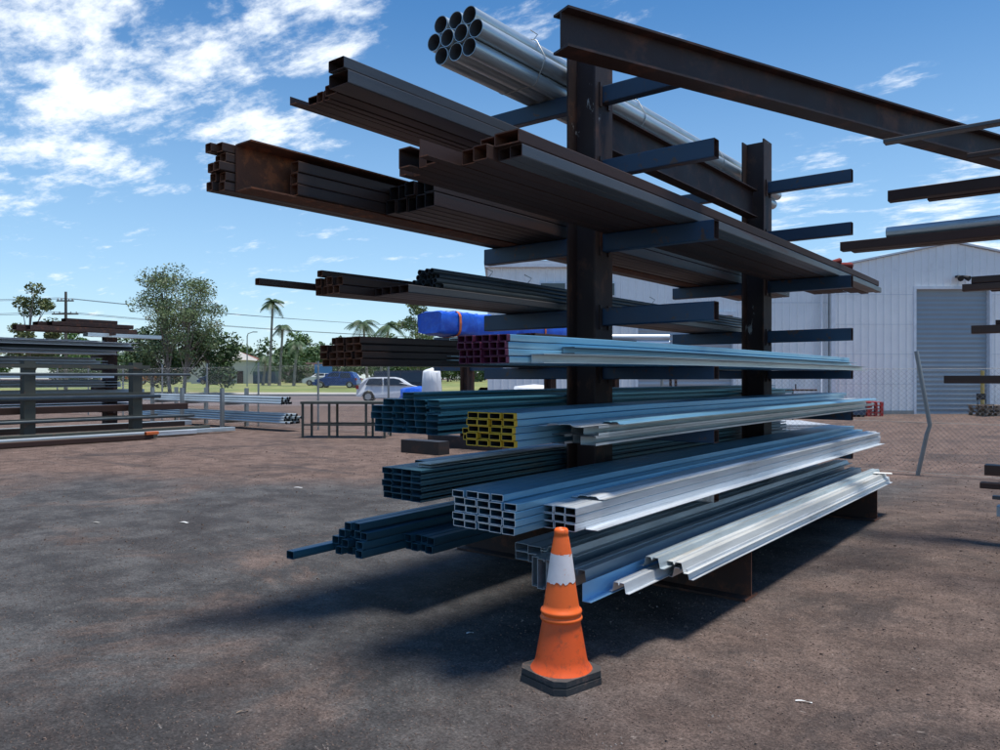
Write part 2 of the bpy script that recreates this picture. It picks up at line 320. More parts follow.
def hat(w, h, t=.003):   # roll-formed batten
    q = w / 6
    up = [(0, 0), (q, 0), (q * 1.5, h), (q * 2.7, h), (q * 3, h * .7), (q * 3.3, h), (q * 4.5, h), (q * 5, 0), (w, 0)]
    return [(x - w / 2, z) for x, z in up] + [(x - w / 2, z + t) for x, z in reversed(up)]
_cache = {}
def bar(name, prof, X, z, Y0, Y1, mats, label, cat, group=None, jit=.0015, along='y', paint=None, smooth=False):
    """one length of steel: its origin at its near end; prof is a closed polygon or an (outer, inner) pair"""
    droops = along == 'y' and -5 < X < 0 and z > .3
    key = (repr(prof), round(Y0, 1) if droops else 0, round(Y1 - Y0, 2), tuple(m.name for m in mats), paint.name if paint else '')
    if key not in _cache:
        b = MB(); L = Y1 - Y0
        segs = [(0, L, 0)] if not paint else [(0, .025, len(mats)), (.025, L, 0)]
        if droops:
            ys = sorted({0, L, *[L * k / 12 for k in range(13)]} | ({.025} if paint else set()))
            sagf = lambda y: -.0028 * max(0, abs(Y0 + y - 6.775) - 1.775) ** 2
            b.lofted(prof[0] if isinstance(prof, tuple) else prof, prof[1] if isinstance(prof, tuple) else None, ys, [sagf(y) for y in ys], len(mats) - 1, len(mats) if paint else None, smooth)
        else:
          for a, c, mi in segs:
            if isinstance(prof, tuple): b.hollow(prof[0], prof[1], a, c, mi, len(mats) - 1, 1, smooth)
            else: b.prism(prof, a, c, mi, 1)
        _cache[key] = b.mesh(name, list(mats) + ([paint] if paint else []))
    o = bpy.data.objects.new(name, _cache[key]); COL.objects.link(o)
    o.location = (X, Y0, z) if along == 'y' else (Y0, X, z)
    o.rotation_euler = (0, 0, (0 if along == 'y' else -pi / 2) + random.uniform(-jit, jit))
    return tag(o, label, cat, group)
ORD = ['first', 'second', 'third', 'fourth', 'fifth', 'sixth', 'seventh', 'eighth', 'ninth', 'tenth', 'eleventh', 'twelfth', 'thirteenth', 'fourteenth']
def rowname(j, n):
    if n == 1: return ''
    if j == n - 1: return 'top row'
    if j == 0: return 'bottom row'
    if n == 3: return 'middle row'
    return ORD[n - 1 - j] + ' row down'
def stack(name, prof, X0, z0, w, h, nc, nr, Y0, Y1, mats, what, where, cat, group, yj=.02, rows=None, paint=None, along='y', gap=.002, smooth=False, yfun=None):
    """grid of lengths; what = 'dark square steel tube', where = 'stack at ...'"""
    for i in range(nc):
        n = rows[i] if rows else nr
        for j in range(n):
            y = Y0 + (yfun(i, j) if yfun else 0) + random.uniform(-yj, yj); y1 = Y1 + round(random.uniform(-1, 1)) * .05
            pos = []
            if nc > 1: pos.append(('leftmost' if i == 0 else 'rightmost' if i == nc - 1 else ORD[i] + ' from left'))
            rn = rowname(j, n)
            if rn: pos.append(rn)
            lab = f"{what}, {', '.join(pos)}, {where}" if pos else f"{what}, {where}"
            Lq = round((y1 - y) * 10) / 10
            bar(name, prof, X0 + w * (i + .5) + random.uniform(-.002, .002), z0 + j * (h + gap) + .002, y, y + Lq, mats, lab, cat, group, paint=paint, along=along, smooth=smooth)
# ------------------------------------------------------------ the setting
def ground():
    b = MB(); b.add([(-1500, -1500, 0), (1500, -1500, 0), (1500, 1500, 0), (-1500, 1500, 0)], [(0, 1, 2, 3)])
    tag(b.build('ground', M['ground']), kind='structure')
    # far street: road sheet, kerb and slightly raised verge
    def strip(name, m, d0, d1, z0, z1, r0=-170, r1=170):
        b = MB(); n = 30; vs = []
        for k in range(n + 1):
            r = r0 + (r1 - r0) * k / n
            vs += [W(r, d0, z0), W(r, d1, z1)]
        b.add(vs, [(2 * k, 2 * k + 2, 2 * k + 3, 2 * k + 1) for k in range(n)]); return tag(b.build(name, m), kind='structure')
    strip('road', M['road'], 40, 61.5, .004, .004, -170, -2)
    b = MB(); a = W(-170, 61.5), W(-2, 61.5), W(-2, 61.9), W(-170, 61.9)
    b.add([(p.x, p.y, 0) for p in a] + [(p.x, p.y, .16) for p in a], [(0, 1, 5, 4), (1, 2, 6, 5), (2, 3, 7, 6), (3, 0, 4, 7), (4, 5, 6, 7)])
    tag(b.build('kerb', M['concrete']), kind='structure')
    strip('footpath', M['concrete'], 61.9, 64.5, .16, .24, -170, -2); strip('verge', M['grass'], 64.5, 78, .24, .5, -170, -2); strip('grass_field', M['grass'], 78, 190, .5, .9, -260, 60)
ground()
# ---- main cantilever rack
LV = [3.62, 3.07, 2.52, 1.97, 1.53, 1.10, .70]
PX, P1, P2 = -3.07, 5.0, 8.55
def main_rack():
    root = empty('cantilever_rack', (PX, P1, 0), 0, 'tall brown two-post rack with blue arms loaded with steel lengths', 'storage rack')
    T = Matrix.Translation((-PX, -P1, 0))
    def put(b, name, m):
        o = b.build(name, m, root); o.location = (-PX, -P1, 0); return o
    for Y, top in ((P1, 3.93), (P2, 4.08)):
        b = MB(); prof = ibeam(.25, .25, .016, .012)     # column section: flanges face the arms
        b.prism([(PX - .125 + z, Y + x) for x, z in prof], .331, top, axis='z'); put(b, 'post', M['primer'])
        b = MB(); b.prism([(Y + x, z) for x, z in ibeam(.22, .33, .016, .012)], PX - 1.24, PX + 1.24, 0, 1, axis='x'); put(b, 'base_beam', [M['dark_rust'], M['rust_end']])
        b = MB()
        for s in (-1, 1): b.box((PX + s * .128, Y - .16, .332), (PX + s * .2, Y + .16, .347))
        put(b, 'base_plate', M['primer_plain'])
        for k, z in enumerate(LV):
            for s in (-1, 1):
                h = .13 if k < 4 else .09
                m = M['galv_pale'] if (k == 6 and s == 1 and Y == P1) else M['arm_blue']
                o, i = rhs(.085, h, .006, .008)
                b = MB()
                tr = lambda pr: [(p[0], p[1]) for p in pr]
                x0, x1 = PX + s * .1265, PX + s * 1.0
                # hollow along x
                n = len(o); A = [(x0, Y + p[0], z - h + p[1]) for p in o]; B = [(x1, Y + p[0], z - h + p[1]) for p in o]; C = [(x1, Y + p[0], z - h + p[1]) for p in i]; D = [(x1 - s * .3, Y + p[0], z - h + p[1]) for p in i]
                fs = [(q, (q + 1) % n, n + (q + 1) % n, n + q) for q in range(n)]
                b.add(A + B, fs, 0); b.add(B + C, fs, 1); b.add(C + D, fs, 1); b.add(D, [tuple(range(n))], 1)
                arm = put(b, 'arm', [m, M['dark_rust']])
                if k < 5:
                    xa = PX + s * .1265; g = MB(); g.box((xa, Y - .075, z - h - .03), (xa + s * .012, Y - .0445, z + .02)); g.build('weld_plate', M['primer_plain'], arm); g = MB(); g.box((xa, Y + .0445, z - h - .03), (xa + s * .012, Y + .075, z + .02))
                    q = g.build('weld_plate', M['primer_plain'], arm)
    # tie beam joining the posts near the top
    b = MB(); b.prism([(PX + x, 3.22 + z) for x, z in ibeam(.12, .30, .011, .008)], P1 + .126, P2 - .126); put(b, 'tie_beam', M['primer_plain'])
    b = MB(); b.prism([(PX + x, z + .005) for x, z in ibeam(.12, .20, .011, .008)], P1 + .17, P2 - .17); put(b, 'tie_beam', M['primer_plain'])
main_rack()
# long bare beam lying over the post top and running to the right-hand rack
b = MB(); b.prism(ibeam(.15, .235, .014, .011), -.08, 6.7, 0, 0)
tag(b.build('steel_beam', M['primer_plain'], loc=(-2.455, 3.80, 3.35), rz=-atan2(.365, .931)), 'long bare brown steel beam fixed across the arm tip at the very top', 'beam')
MS = [M['mill'], M['rust']]; MG = [M['mill_grey'], M['dark_rust']]; MR = [M['mill_brown'], M['rust']]
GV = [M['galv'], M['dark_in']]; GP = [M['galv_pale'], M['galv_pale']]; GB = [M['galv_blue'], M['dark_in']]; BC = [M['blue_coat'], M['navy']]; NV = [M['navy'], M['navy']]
# ---- left arms, top: galvanised pipes
D = .124; cx = -3.49; z0 = 3.622; hx = D * .8661
g = 'galvanised pipes tied in a bundle on the top arms'
rows = [(3, 0), (4, 1), (3, 2)]
for n, k in rows:
    for i in range(n):
        z = z0 + k * hx; X = cx + (i - (n - 1) / 2) * D
        nm = 'leftmost' if i == 0 else 'rightmost' if i == n - 1 else ('middle one' if n == 3 else ORD[i] + ' from left')
        if k == 1: pass
        bar('galvanised_pipe', chs(D - .002, .004, 28), X, z, 3.94 + random.uniform(-.015, .015), 9.94, [M['galv'], M['galv'], M['pipe_in']], f"large galvanised pipe, {nm} in the {['bottom', 'middle', 'top'][k]} row of the tied bundle", 'pipe', g, smooth=True, jit=.0004)
def tie(name, pts2, Y, r, label, grp, mtl=None, wob=.01, par=None):
    b = MB(); pts = [(x, Y + random.uniform(-wob, wob), z) for x, z in pts2]; pts.append(pts[0]); pts.insert(0, pts[0]); 
    b.tube(pts, r, 5)
    tw = pts[len(pts) // 2]; b.tube([tw, (tw[0] + .02, tw[1] + .02, tw[2] + .035), (tw[0] - .01, tw[1] - .03, tw[2] + .06)], r, 5)
    return tag(b.build(name, mtl or M['wire']), label, 'wire tie', grp)
def hexhull(o):
    q = D / 2 + .006; cxs = [(cx - D, z0 + q), (cx + D, z0 + q), (cx + 1.5 * D, z0 + q + hx), (cx + D, z0 + q + 2 * hx), (cx - D, z0 + q + 2 * hx), (cx - 1.5 * D, z0 + q + hx)]
    ang = [(225, 270), (270, 315), (345, 375), (45, 90), (90, 135), (165, 195)]
    pts = []
    for (x, z), (a0, a1) in zip(cxs, ang):
        for t in (0, .5, 1): a = radians(a0 + (a1 - a0) * t); pts.append((x + q * cos(a), z + q * sin(a)))
    return pts
for Y, w in ((4.62, 'near end of the pipe bundle'), (4.67, None), (6.2, 'pipe bundle just past the first post'), (8.0, 'pipe bundle just before the second post')):
    if w: 
        t = tie('wire_tie', hexhull(0), Y, .0045, f"thin wire tie looped around the {w}", 'wire ties on the pipe bundle')
        b = MB(); pts = [(x, Y + .03 + random.uniform(-.012, .012), z) for x, z in hexhull(0)]; pts.append(pts[0]); b.tube(pts, .0045, 5); b.build('second_turn', M['wire'], t)
# ---- left arms, level two: dark sections
g = 'dark steel lengths on the upper left arms'
where = 'on the left arms just under the galvanised pipes'
bar('steel_angle', ell(.06, .05, .006), -3.75, LV[1] + .002, 2.80, 10.1, MS, 'thin dark steel angle at the left edge of the flat load below the pipes', 'steel angle', g)
bar('steel_channel', pfc(.08, .05, .006), -3.672, LV[1] + .002, 2.88, 10.2, MS, 'dark steel channel beside the angle in the load below the pipes', 'steel channel', g)
stack('steel_tube', rhs(.055, .06), -3.63, LV[1], .057, .06, 2, 1, 2.9, 10.2, MS, 'small dark steel tube', where, 'steel tube', g)
bar('steel_tube', rhs(.1, .06), -3.458, LV[1] + .002, 2.84, 10.3, MS, 'flat dark steel tube in the middle of the load below the pipes', 'steel tube', g)
bar('steel_tube', rhs(.16, .075), -3.32, LV[1] + .002, 2.78, 10.2, MG, 'wide grey steel tube under another at the right side below the pipes', 'steel tube', g)
bar('steel_tube', rhs(.13, .065), -3.315, LV[1] + .081, 2.76, 10.2, MG, 'grey steel tube lying topmost on the flat load below the pipes', 'steel tube', g)
# ---- left arms, level three: big dark stack, nearest end far left in the picture
g = 'dark rusty steel lengths in the stack reaching furthest left'
where = 'in the rusty stack reaching furthest left'
stack('steel_tube', rhs(.06, .052, .005), -4.0, LV[2], .062, .052, 2, 5, 2.42, 10.3, MS, 'dark rusty-ended steel tube', where, 'steel tube', g, yj=.035)
bar('steel_channel', pfc(.15, .27, .009), -3.80, LV[2] + .002, 2.50, 10.4, [M['rust'], M['rust']], 'deep rust-orange channel open to the right, left end of the rusty stack', 'steel channel', g)
stack('steel_tube', rhs(.072, .066, .005), -3.855, LV[2] + .011, .074, .066, 2, 3, 2.80, 10.4, MS, 'dark steel tube', 'set-back part of the rusty left stack', 'steel tube', g, yj=.008, yfun=lambda i, j: 0 if i == 1 else .5)
stack('steel_tube', rhs(.084, .09, .005), -3.69, LV[2], .086, .09, 5, 2, 3.5, 10.3, [M['mill'], M['mill']], 'dark steel tube', 'inner load beside the rusty left stack', 'steel tube', 'inner dark tubes beside the rusty left stack')
# ---- right arms, level three: wide plate-like load
g = 'rusty steel sections in the wide flat load on the right arms'
where = 'in the wide flat load'
xx = -2.915
for i, (w, h, kind, y) in enumerate([(.05, .07, 'a', 2.85), (.05, .05, 'a', 2.9), (.08, .10, 'c', 2.74), (.06, .08, 'a', 2.8), (.07, .085, 'c', 2.78), (.055, .09, 'a', 2.66)]):
    pr = ell(w, h, .006) if kind == 'a' else pfc(w, h, .007)
    o = bar('steel_angle' if kind == 'a' else 'steel_channel', pr, xx + w / 2, LV[2] + .002, y, 10.2, MR, f"rusty steel {'angle' if kind == 'a' else 'channel'}, {['leftmost', 'second', 'third', 'fourth', 'fifth', 'sixth'][i]} section from the left in the wide flat load", 'steel angle' if kind == 'a' else 'steel channel', g)
    xx += w + .004
stack('steel_tube', rhs(.09, .075, .005), xx, LV[2], .092, .075, 2, 1, 2.9, 10.4, MR, 'brown steel tube', 'in the middle of the wide flat load', 'steel tube', g)
xx += 2 * .092 + .004
stack('steel_tube', rhs(.074, .062, .005), xx, LV[2], .076, .062, 2, 1, 2.95, 10.4, MG, 'grey steel tube', 'along the right edge of the wide flat load', 'steel tube', g)
xr = xx + 2 * .076
bar('steel_tube', rhs(.15, .065, .006), xr - .08, LV[2] + .066, 2.93, 10.3, MR, 'brown rusty tube on top of the right edge of the wide load', 'steel tube', g)
bar('steel_tube', rhs(.1, .05, .006), xr - .21, LV[2] + .079, 2.95, 10.2, MR, 'flat brown tube beside the topmost rusty tube of the wide load', 'steel tube', g)
bar('steel_channel', pfc(.1, .05, .006), xr - .32, LV[2] + .079, 3.05, 10.2, MR, 'rusty channel lying on the middle of the wide flat load', 'steel channel', g)
# crumpled red rag on the load near its far end
b = MB(); pts = [(0, 0, .02), (.1, .12, .05), (.05, .3, .035), (.12, .5, .045), (.1, .62, .02)]; b.tube(pts, [.012, .03, .022, .03, .012], 7)
tag(b.build('rag', mat('faded_red_cloth', (.20, .025, .02), .9), loc=(xr - .14, 8.55, LV[2] + .128)), 'crumpled red rag lying on the wide flat load beyond the second post', 'rag')
# ---- left arms, level four: tubes and small round tube bundle
g = 'dark steel tubes on the left arms above the blue tarpaulin'
where = 'thin stack above the blue tarpaulin'
stack('steel_tube', rhs(.058, .052), -3.86, LV[3], .06, .052, 4, 2, 3.05, 10.2, MS, 'dark rusty steel tube', where, 'steel tube', g)
bar('steel_tube', rhs(.05, .04), -3.78, LV[3] + .11, 3.02, 9.7, MS, 'single dark tube on top of the stack above the blue tarpaulin', 'steel tube', g)
bar('steel_tube', rhs(.045, .04), -3.90, LV[3] + .04, 2.66, 9.9, MS, 'single dark tube sticking out furthest left above the blue tarpaulin', 'steel tube', g)
stack('steel_tube', rhs(.08, .05), -3.615, LV[3], .082, .05, 4, 1, 3.3, 10.3, MG, 'flat grey steel tube', 'under the small round tube bundle', 'steel tube', g)
d = .038; h2 = d * .867; k = 0
for r, n in enumerate([7, 6, 5, 4]):
    for i in range(n):
        bar('round_tube', chs(d - .001, .004, 12), -3.45 + (i - (n - 1) / 2) * d, LV[3] + .055 + r * h2, 3.62 + random.uniform(-.03, .03), 9.7, [M['round_dark'], M['dark_in']],
            f"small dark round tube, {'leftmost' if i == 0 else 'rightmost' if i == n - 1 else ORD[i] + ' from left'}, {rowname(r, 4)} of the round bundle", 'round tube', 'small round tubes wired in a bundle', smooth=True, jit=.0006)
q = 3.5 * d + .006
for Y, w in ((4.15, 'near end'), (4.62, 'middle'), (6.6, 'far side beyond the first post')):
    hull = [(-3.45 - q, LV[3] + .062), (-3.45 - q + .004, LV[3] + .05 + d), (-3.45 - 2 * d - .006, LV[3] + .055 + 3 * h2 + d * .8), (-3.45 - 1.5 * d, LV[3] + .055 + 3 * h2 + d + .006), (-3.45 + 1.5 * d, LV[3] + .055 + 3 * h2 + d + .006), (-3.45 + 2 * d + .006, LV[3] + .055 + 3 * h2 + d * .8), (-3.45 + q - .004, LV[3] + .05 + d), (-3.45 + q, LV[3] + .062), (-3.45 + q - .02, LV[3] + .0515), (-3.45 - q + .02, LV[3] + .0515)]
    t = tie('wire_tie', hull, Y, .0035, f"pale wire tie around the small round tube bundle, {w}", 'wire ties on the round tube bundle')
# ---- level five
g = 'dark tubes on the left arms at eye level'
stack('steel_tube', rhs(.07, .042), -3.80, LV[4], .072, .042, 5, 4, 3.05, 10.2, MS, 'dark steel tube', 'eye-level stack behind the purple ends', 'steel tube', g, rows=[3, 4, 4, 4, 4])
bar('steel_channel', pfc(.13, .03, .004), -3.62, LV[4] + .178, 4.1, 10.2, [M['galv'], M['galv']], 'pale galvanised channel lying on the dark eye-level tubes', 'steel channel', g)
bar('steel_channel', pfc(.1, .03, .004), -3.45, LV[4] + .04, 3.8, 9.9, [M['galv'], M['galv']], 'galvanised channel beside the dark eye-level tubes', 'steel channel', g)
g = 'purple-ended galvanised tubes on the right arms'
stack('purple_ended_tube', rhs(.046, .032, .003, .004), -2.45, LV[4], .048, .032, 6, 4, 2.79, 8.8, [M['galv_blue'], M['purple']], 'purple-ended galvanised tube', 'right arms at eye level', 'steel tube', g, yj=.012, paint=M['purple'])
bar('steel_channel', pfc(.075, .045, .004), -2.118, LV[4] + .002, 2.98, 9.3, [M['galv'], M['galv']], 'long pale galvanised channel to the right of the purple-ended tubes', 'steel channel')
bar('steel_channel', pfc(.075, .035, .004), -2.12, LV[4] + .05, 3.25, 8.8, GB, 'bluish channel resting on the pale channel right of the purple ends', 'steel channel')
stack('steel_tube', rhs(.09, .05), -2.88, LV[4], .092, .05, 4, 2, 3.4, 10.3, GB, 'bluish galvanised tube', 'behind the purple-ended tubes', 'steel tube', 'bluish tubes behind the purple ends')
# ---- level six
g = 'blue coated channels on the left arms below eye level'
stack('blue_channel', cee(.1, .042), -3.83, LV[5], .1, .042, 6, 6, 3.5, 10.3, BC, 'dark blue channel', 'left stack behind the yellow ends', 'steel channel', g, rows=[4, 5, 5, 6, 5, 5])
bar('steel_channel', pfc(.2, .03, .004), -3.75, LV[5] + .225, 3.9, 10.4, [M['blue_coat'], M['galv']], 'broad blue channel lying over the stack behind the yellow ends', 'steel channel', g)
g = 'yellow-ended purlins on the right arms'
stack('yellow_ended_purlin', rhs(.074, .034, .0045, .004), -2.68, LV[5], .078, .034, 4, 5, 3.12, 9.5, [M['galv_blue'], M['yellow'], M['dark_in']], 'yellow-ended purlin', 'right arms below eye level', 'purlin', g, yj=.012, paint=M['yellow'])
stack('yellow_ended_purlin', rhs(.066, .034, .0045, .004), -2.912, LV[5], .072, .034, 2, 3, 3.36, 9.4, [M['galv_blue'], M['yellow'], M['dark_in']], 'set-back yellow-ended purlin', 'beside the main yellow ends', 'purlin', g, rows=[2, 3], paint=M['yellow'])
g = 'galvanised channels right of the yellow ends'
stack('galvanised_channel', cee(.095, .05), -2.385, LV[5], .1, .05, 3, 2, 3.5, 9.5, GV, 'galvanised channel', 'right of the yellow ends', 'steel channel', g, yj=.06)
bar('galvanised_channel', hat(.26, .012), -2.22, LV[5] + .106, 3.32, 9.4, GP, 'bright galvanised capping over the channels right of the yellow ends', 'capping')
bar('galvanised_channel', hat(.16, .012), -2.08, LV[5] + .108, 3.6, 9.45, [M['galv_blue']] * 2, 'bluish capping overhanging the channels right of the yellow ends', 'capping')
# ---- level seven
g = 'navy channels on the left arms near the ground'
stack('navy_channel', cee(.085, .037), -3.60, LV[6], .087, .037, 4, 5, 3.37, 10.2, NV, 'navy steel channel', 'left arms above the lowest stack', 'steel channel', g, yj=.01)
stack('navy_channel', cee(.085, .037), -3.95, LV[6], .087, .037, 4, 4, 4.0, 10.2, NV, 'set-back navy channel', 'outer left arms above the lowest stack', 'steel channel', g)
bar('steel_channel', pfc(.11, .02, .003), -3.36, LV[6] + .2, 3.5, 10.1, [M['galv'], M['galv']], 'pale flat channel lying on the navy channels', 'steel channel')
g = 'galvanised purlins on the right arms near the ground'
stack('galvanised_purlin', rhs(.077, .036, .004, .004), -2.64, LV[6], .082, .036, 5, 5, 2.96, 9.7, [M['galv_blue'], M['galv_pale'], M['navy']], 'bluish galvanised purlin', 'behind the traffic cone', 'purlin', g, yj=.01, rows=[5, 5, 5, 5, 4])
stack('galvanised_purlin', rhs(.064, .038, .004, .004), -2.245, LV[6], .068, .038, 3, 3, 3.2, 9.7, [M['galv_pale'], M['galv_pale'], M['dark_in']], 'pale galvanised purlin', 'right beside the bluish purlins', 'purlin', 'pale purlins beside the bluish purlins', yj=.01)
bar('flashing', ell(.07, .012, .003), -2.005, LV[6] + .002, 3.28, 9.6, GP, 'bright flat strip along the outer edge of the pale purlins', 'flashing')
bar('flashing', hat(.2, .012), -2.13, LV[6] + .126, 3.45, 9.6, GP, 'ribbed pale capping on top of the pale purlins', 'capping')
# ---- bottom, on the base beams
ZB = .331
g = 'navy tubes in the lowest left stack'
stack('navy_tube', rhs(.062, .05), -3.95, ZB, .064, .05, 5, 4, 3.26, 9.6, NV, 'navy steel tube', 'lowest stack at the left', 'steel tube', g, yj=.035, rows=[2, 3, 4, 4, 3])
bar('navy_tube', rhs(.07, .05), -3.995, ZB + .002, 2.96, 9.5, BC, 'single blue tube poking out furthest from the lowest left stack', 'steel tube', g)
stack('navy_tube', rhs(.062, .05), -3.62, ZB, .064, .05, 4, 2, 3.6, 9.6, NV, 'set-back navy tube', 'inner side of the lowest left stack', 'steel tube', g)
g = 'grey coated sections on the lowest right level'
where = 'lowest level behind the traffic cone'
stack('deep_purlin', cee(.045, .16, .003, .014), -2.44, ZB, .05, .16, 3, 1, 3.36, 9.3, [M['slate'], M['slate']], 'deep grey purlin on edge', where, 'purlin', g, yj=.03)
stack('grey_purlin', cee(.1, .05, .003, .014), -2.88, ZB, .107, .05, 4, 2, 3.8, 9.4, [M['slate'], M['slate']], 'grey purlin', 'inner part of the lowest level', 'purlin', g)
bar('grey_capping', hat(.2, .12), -2.18, ZB + .002, 3.42, 9.2, [M['slate']] * 2, 'broad ribbed grey capping just right of the deep purlins', 'capping', g)
bar('grey_capping', hat(.24, .03), -2.35, ZB + .165, 3.5, 9.2, [M['galv']] * 2, 'flat galvanised capping lying over the deep grey purlins', 'capping', g)
bar('flashing', ell(.05, .09, .003), -2.045, ZB + .002, 3.30, 9.1, [M['skyblue']] * 2, 'pale blue angled flashing poking out low beside the traffic cone', 'flashing')
bar('flashing', hat(.12, .05), -1.985, ZB + .01, 3.52, 9.2, [M['galv_pale']] * 2, 'narrow bright flashing between the blue flashing and the cream lengths', 'flashing')
bar('cream_section', hat(.17, .055), -1.88, ZB + .045, 3.95, 9.0, [M['cream']] * 2, 'cream ribbed steel length at the outer edge of the lowest level', 'steel section', 'cream ribbed lengths on the lowest level')
bar('cream_section', hat(.15, .055), -1.86, ZB + .005, 3.99, 9.05, [M['galv_pale']] * 2, 'whitish ribbed length beneath the cream one on the lowest level', 'steel section', 'cream ribbed lengths on the lowest level')
bar('cream_section', hat(.15, .055), -1.97, ZB + .075, 3.86, 9.1, [M['galv']] * 2, 'grey ribbed length tucked behind the cream one on the lowest level', 'steel section', 'cream ribbed lengths on the lowest level')
b = MB(); b.box((-.09, -.06, 0), (.09, .06, .002)); o = b.build('paper_tag', M['paper'], loc=(-1.85, 8.88, ZB + .115), rz=.3); tag(o, 'small white paper tag at the far end of the cream lengths', 'paper tag')
# ---- traffic cone
def cone():
    r = empty('traffic_cone', (-2.05, 3.08, 0), radians(-13), 'scuffed orange traffic cone with one white band on a black base', 'traffic cone')
    def sq(a, c): return [(a - c, -a), (a, -a + c), (a, a - c), (a - c, a), (-a + c, a), (-a, a - c), (-a, -a + c), (-a + c, -a)]
    b = MB(); b.prism(sq(.156, .042), .0, .032, axis='z'); b.prism(sq(.147, .04), .032, .04, axis='z'); b.prism(sq(.154, .042), .04, .066, axis='z')
    b.build('base', M['cone_base'], r)
    b = MB(); b.lathe([(.148, .066), (.142, .075), (.128, .095), (.122, .12), (.091, .295)], 40); b.build('lower_cone', M['cone_lo'], r)
    b = MB(); b.lathe([(.091, .295), (.099, .298), (.102, .306), (.099, .314), (.092, .318), (.091, .324), (.097, .328), (.1, .337), (.097, .346), (.088, .352), (.084, .37)], 40); b.build('collar', M['cone_hi'], r)
    b = MB(); b.lathe([(.084, .37), (.067, .478)], 40); b.build('upper_cone', M['cone_hi'], r); b = MB(); b.lathe([(.0505, .612), (.037, .688), (.034, .70), (.035, .702), (.034, .722), (.028, .73), (.022, .731), (.020, .70), (.018, .6)], 40); b.build('tip', M['cone_hi'], r)
    b = MB(); n = 40; lo = [(.068, .478 + random.uniform(-.006, .008)) for _ in range(n)]
    vs = []; 
    for j in range(n):
        a = 2 * pi * j / n; z = lo[j][1]; rr = .0855 - (z - .37) * .1585 + .0005; vs.append((rr * cos(a), rr * sin(a), z))
    for j in range(n):
        a = 2 * pi * j / n; vs.append((.051 * cos(a), .051 * sin(a), .612 + random.uniform(-.003, .003)))
    b.add(vs, [(j, (j + 1) % n, n + (j + 1) % n, n + j) for j in range(n)], 0, True)
    b.build('white_band', M['cone_white'], r)
    b = MB(); n = 40; b.lathe([(.0665, .466), (.0665, .492)], 40); b.build('band_backing', M['cone_hi'], r)
    b = MB()
    for zz, a0, a1 in ((.405, -150, -118), (.398, -147, -120), (.372, -140, -134)):
        rr = .0855 - (zz - .37) * .1585 + .0012
        pts = [(rr * cos(radians(a0 + (a1 - a0) * k / 8)), rr * sin(radians(a0 + (a1 - a0) * k / 8)), zz) for k in range(9)]
        b.tube(pts, .0014, 4)
    b.build('faint_print', M['dark_in'], r)
cone()
# ------------------------------------------------------------ right-hand rack: lengths run across, posts beyond the frame
def right_rack():
    root = empty('storage_rack', (.6, 8.95, 0), 0, 'rack at the right edge of the yard holding lengths whose ends point left', 'storage rack')
    def put(b, n, m): o = b.build(n, m, root); o.location = (-.6, -8.95, 0); return o
    for X in (.6, 3.6):
        b = MB(); b.prism([(X + x, 8.95 - .1 + z) for x, z in ibeam(.2, .2, .014, .01)], 0, 3.62, axis='z'); put(b, 'post', M['primer'])
        b = MB(); b.box((X - .04, 6.3, 3.15), (X + .04, 8.845, 3.25)); put(b, 'arm', M['arm_blue'])
        b = MB(); b.box((X - .04, 6.3, 2.99), (X + .04, 7.749, 3.058)); put(b, 'arm', M['arm_blue'])
        for z in (3.1, 2.68, 2.22, 1.84, 1.40, .60, .25):
            b = MB(); b.box((X - .04, 7.75, z - .1), (X + .04, 8.845, z)); put(b, 'arm', M['arm_blue'])
right_rack()
g = 'lengths on the rack at the right edge'
def rbar(nm, pr, z, X0, ms, lab, cat, Y=7.95, X1=5.2): return bar(nm, pr, Y, z, X0, X1, ms, lab, cat, g, along='x')
rbar('steel_bar', rhs(.1, .03), 3.252, -1.34, MG, 'thin grey bar at the top of the right-edge rack passing under the big beam', 'steel bar', Y=6.5)
rbar('steel_tube', rhs(.08, .04), 3.06, -.80, MS, 'short dark tube end below the thin top bar at the right edge', 'steel tube', Y=6.6)
rbar('steel_tube', rhs(.12, .1), 3.102, -1.60, MR, 'thick brown tube just below the big beam at the right edge', 'steel tube')
rbar('steel_tube', rhs(.11, .055), 3.102, -1.3, MR, 'flat brown tube behind the thick one at the right edge', 'steel tube', Y=8.12)
rbar('steel_tube', rhs(.12, .085), 2.682, -2.02, MR, 'long brown tube reaching furthest left from the right-edge rack', 'steel tube')
rbar('steel_tube', rhs(.12, .085), 2.682, -1.95, MS, 'dark tube behind the longest brown one at the right edge', 'steel tube', Y=8.09)
rbar('galvanised_pipe', chs(.1, .004, 18), 2.769, -1.62, GV, 'galvanised pipe lying on the longest brown tube at the right', 'pipe')
rbar('galvanised_pipe', chs(.1, .004, 18), 2.769, -1.5, GV, 'galvanised pipe set behind another on the longest brown tubes', 'pipe', Y=8.06)
rbar('steel_tube', rhs(.1, .06), 2.222, -1.0, MS, 'lower dark tube of the crossing pair high on the shed wall at right', 'steel tube')
rbar('steel_tube', rhs(.1, .06), 2.284, -.93, MS, 'dark tube stacked on another in front of the shed wall light', 'steel tube')
rbar('steel_tube', rhs(.1, .05), 2.222, -.8, MR, 'set-back brown tube beside the dark pair at the right edge', 'steel tube', Y=8.1)
rbar('steel_tube', rhs(.12, .07), 1.842, -.93, MS, 'dark tube ending over the upper part of the roller door', 'steel tube')
rbar('steel_tube', rhs(.09, .04), 1.914, -.75, MR, 'thin brown tube on top of the dark tube over the roller door', 'steel tube')
rbar('steel_tube', rhs(.12, .07), 1.402, -1.14, MS, 'dark tube ending at fence height in front of the roller door', 'steel tube')
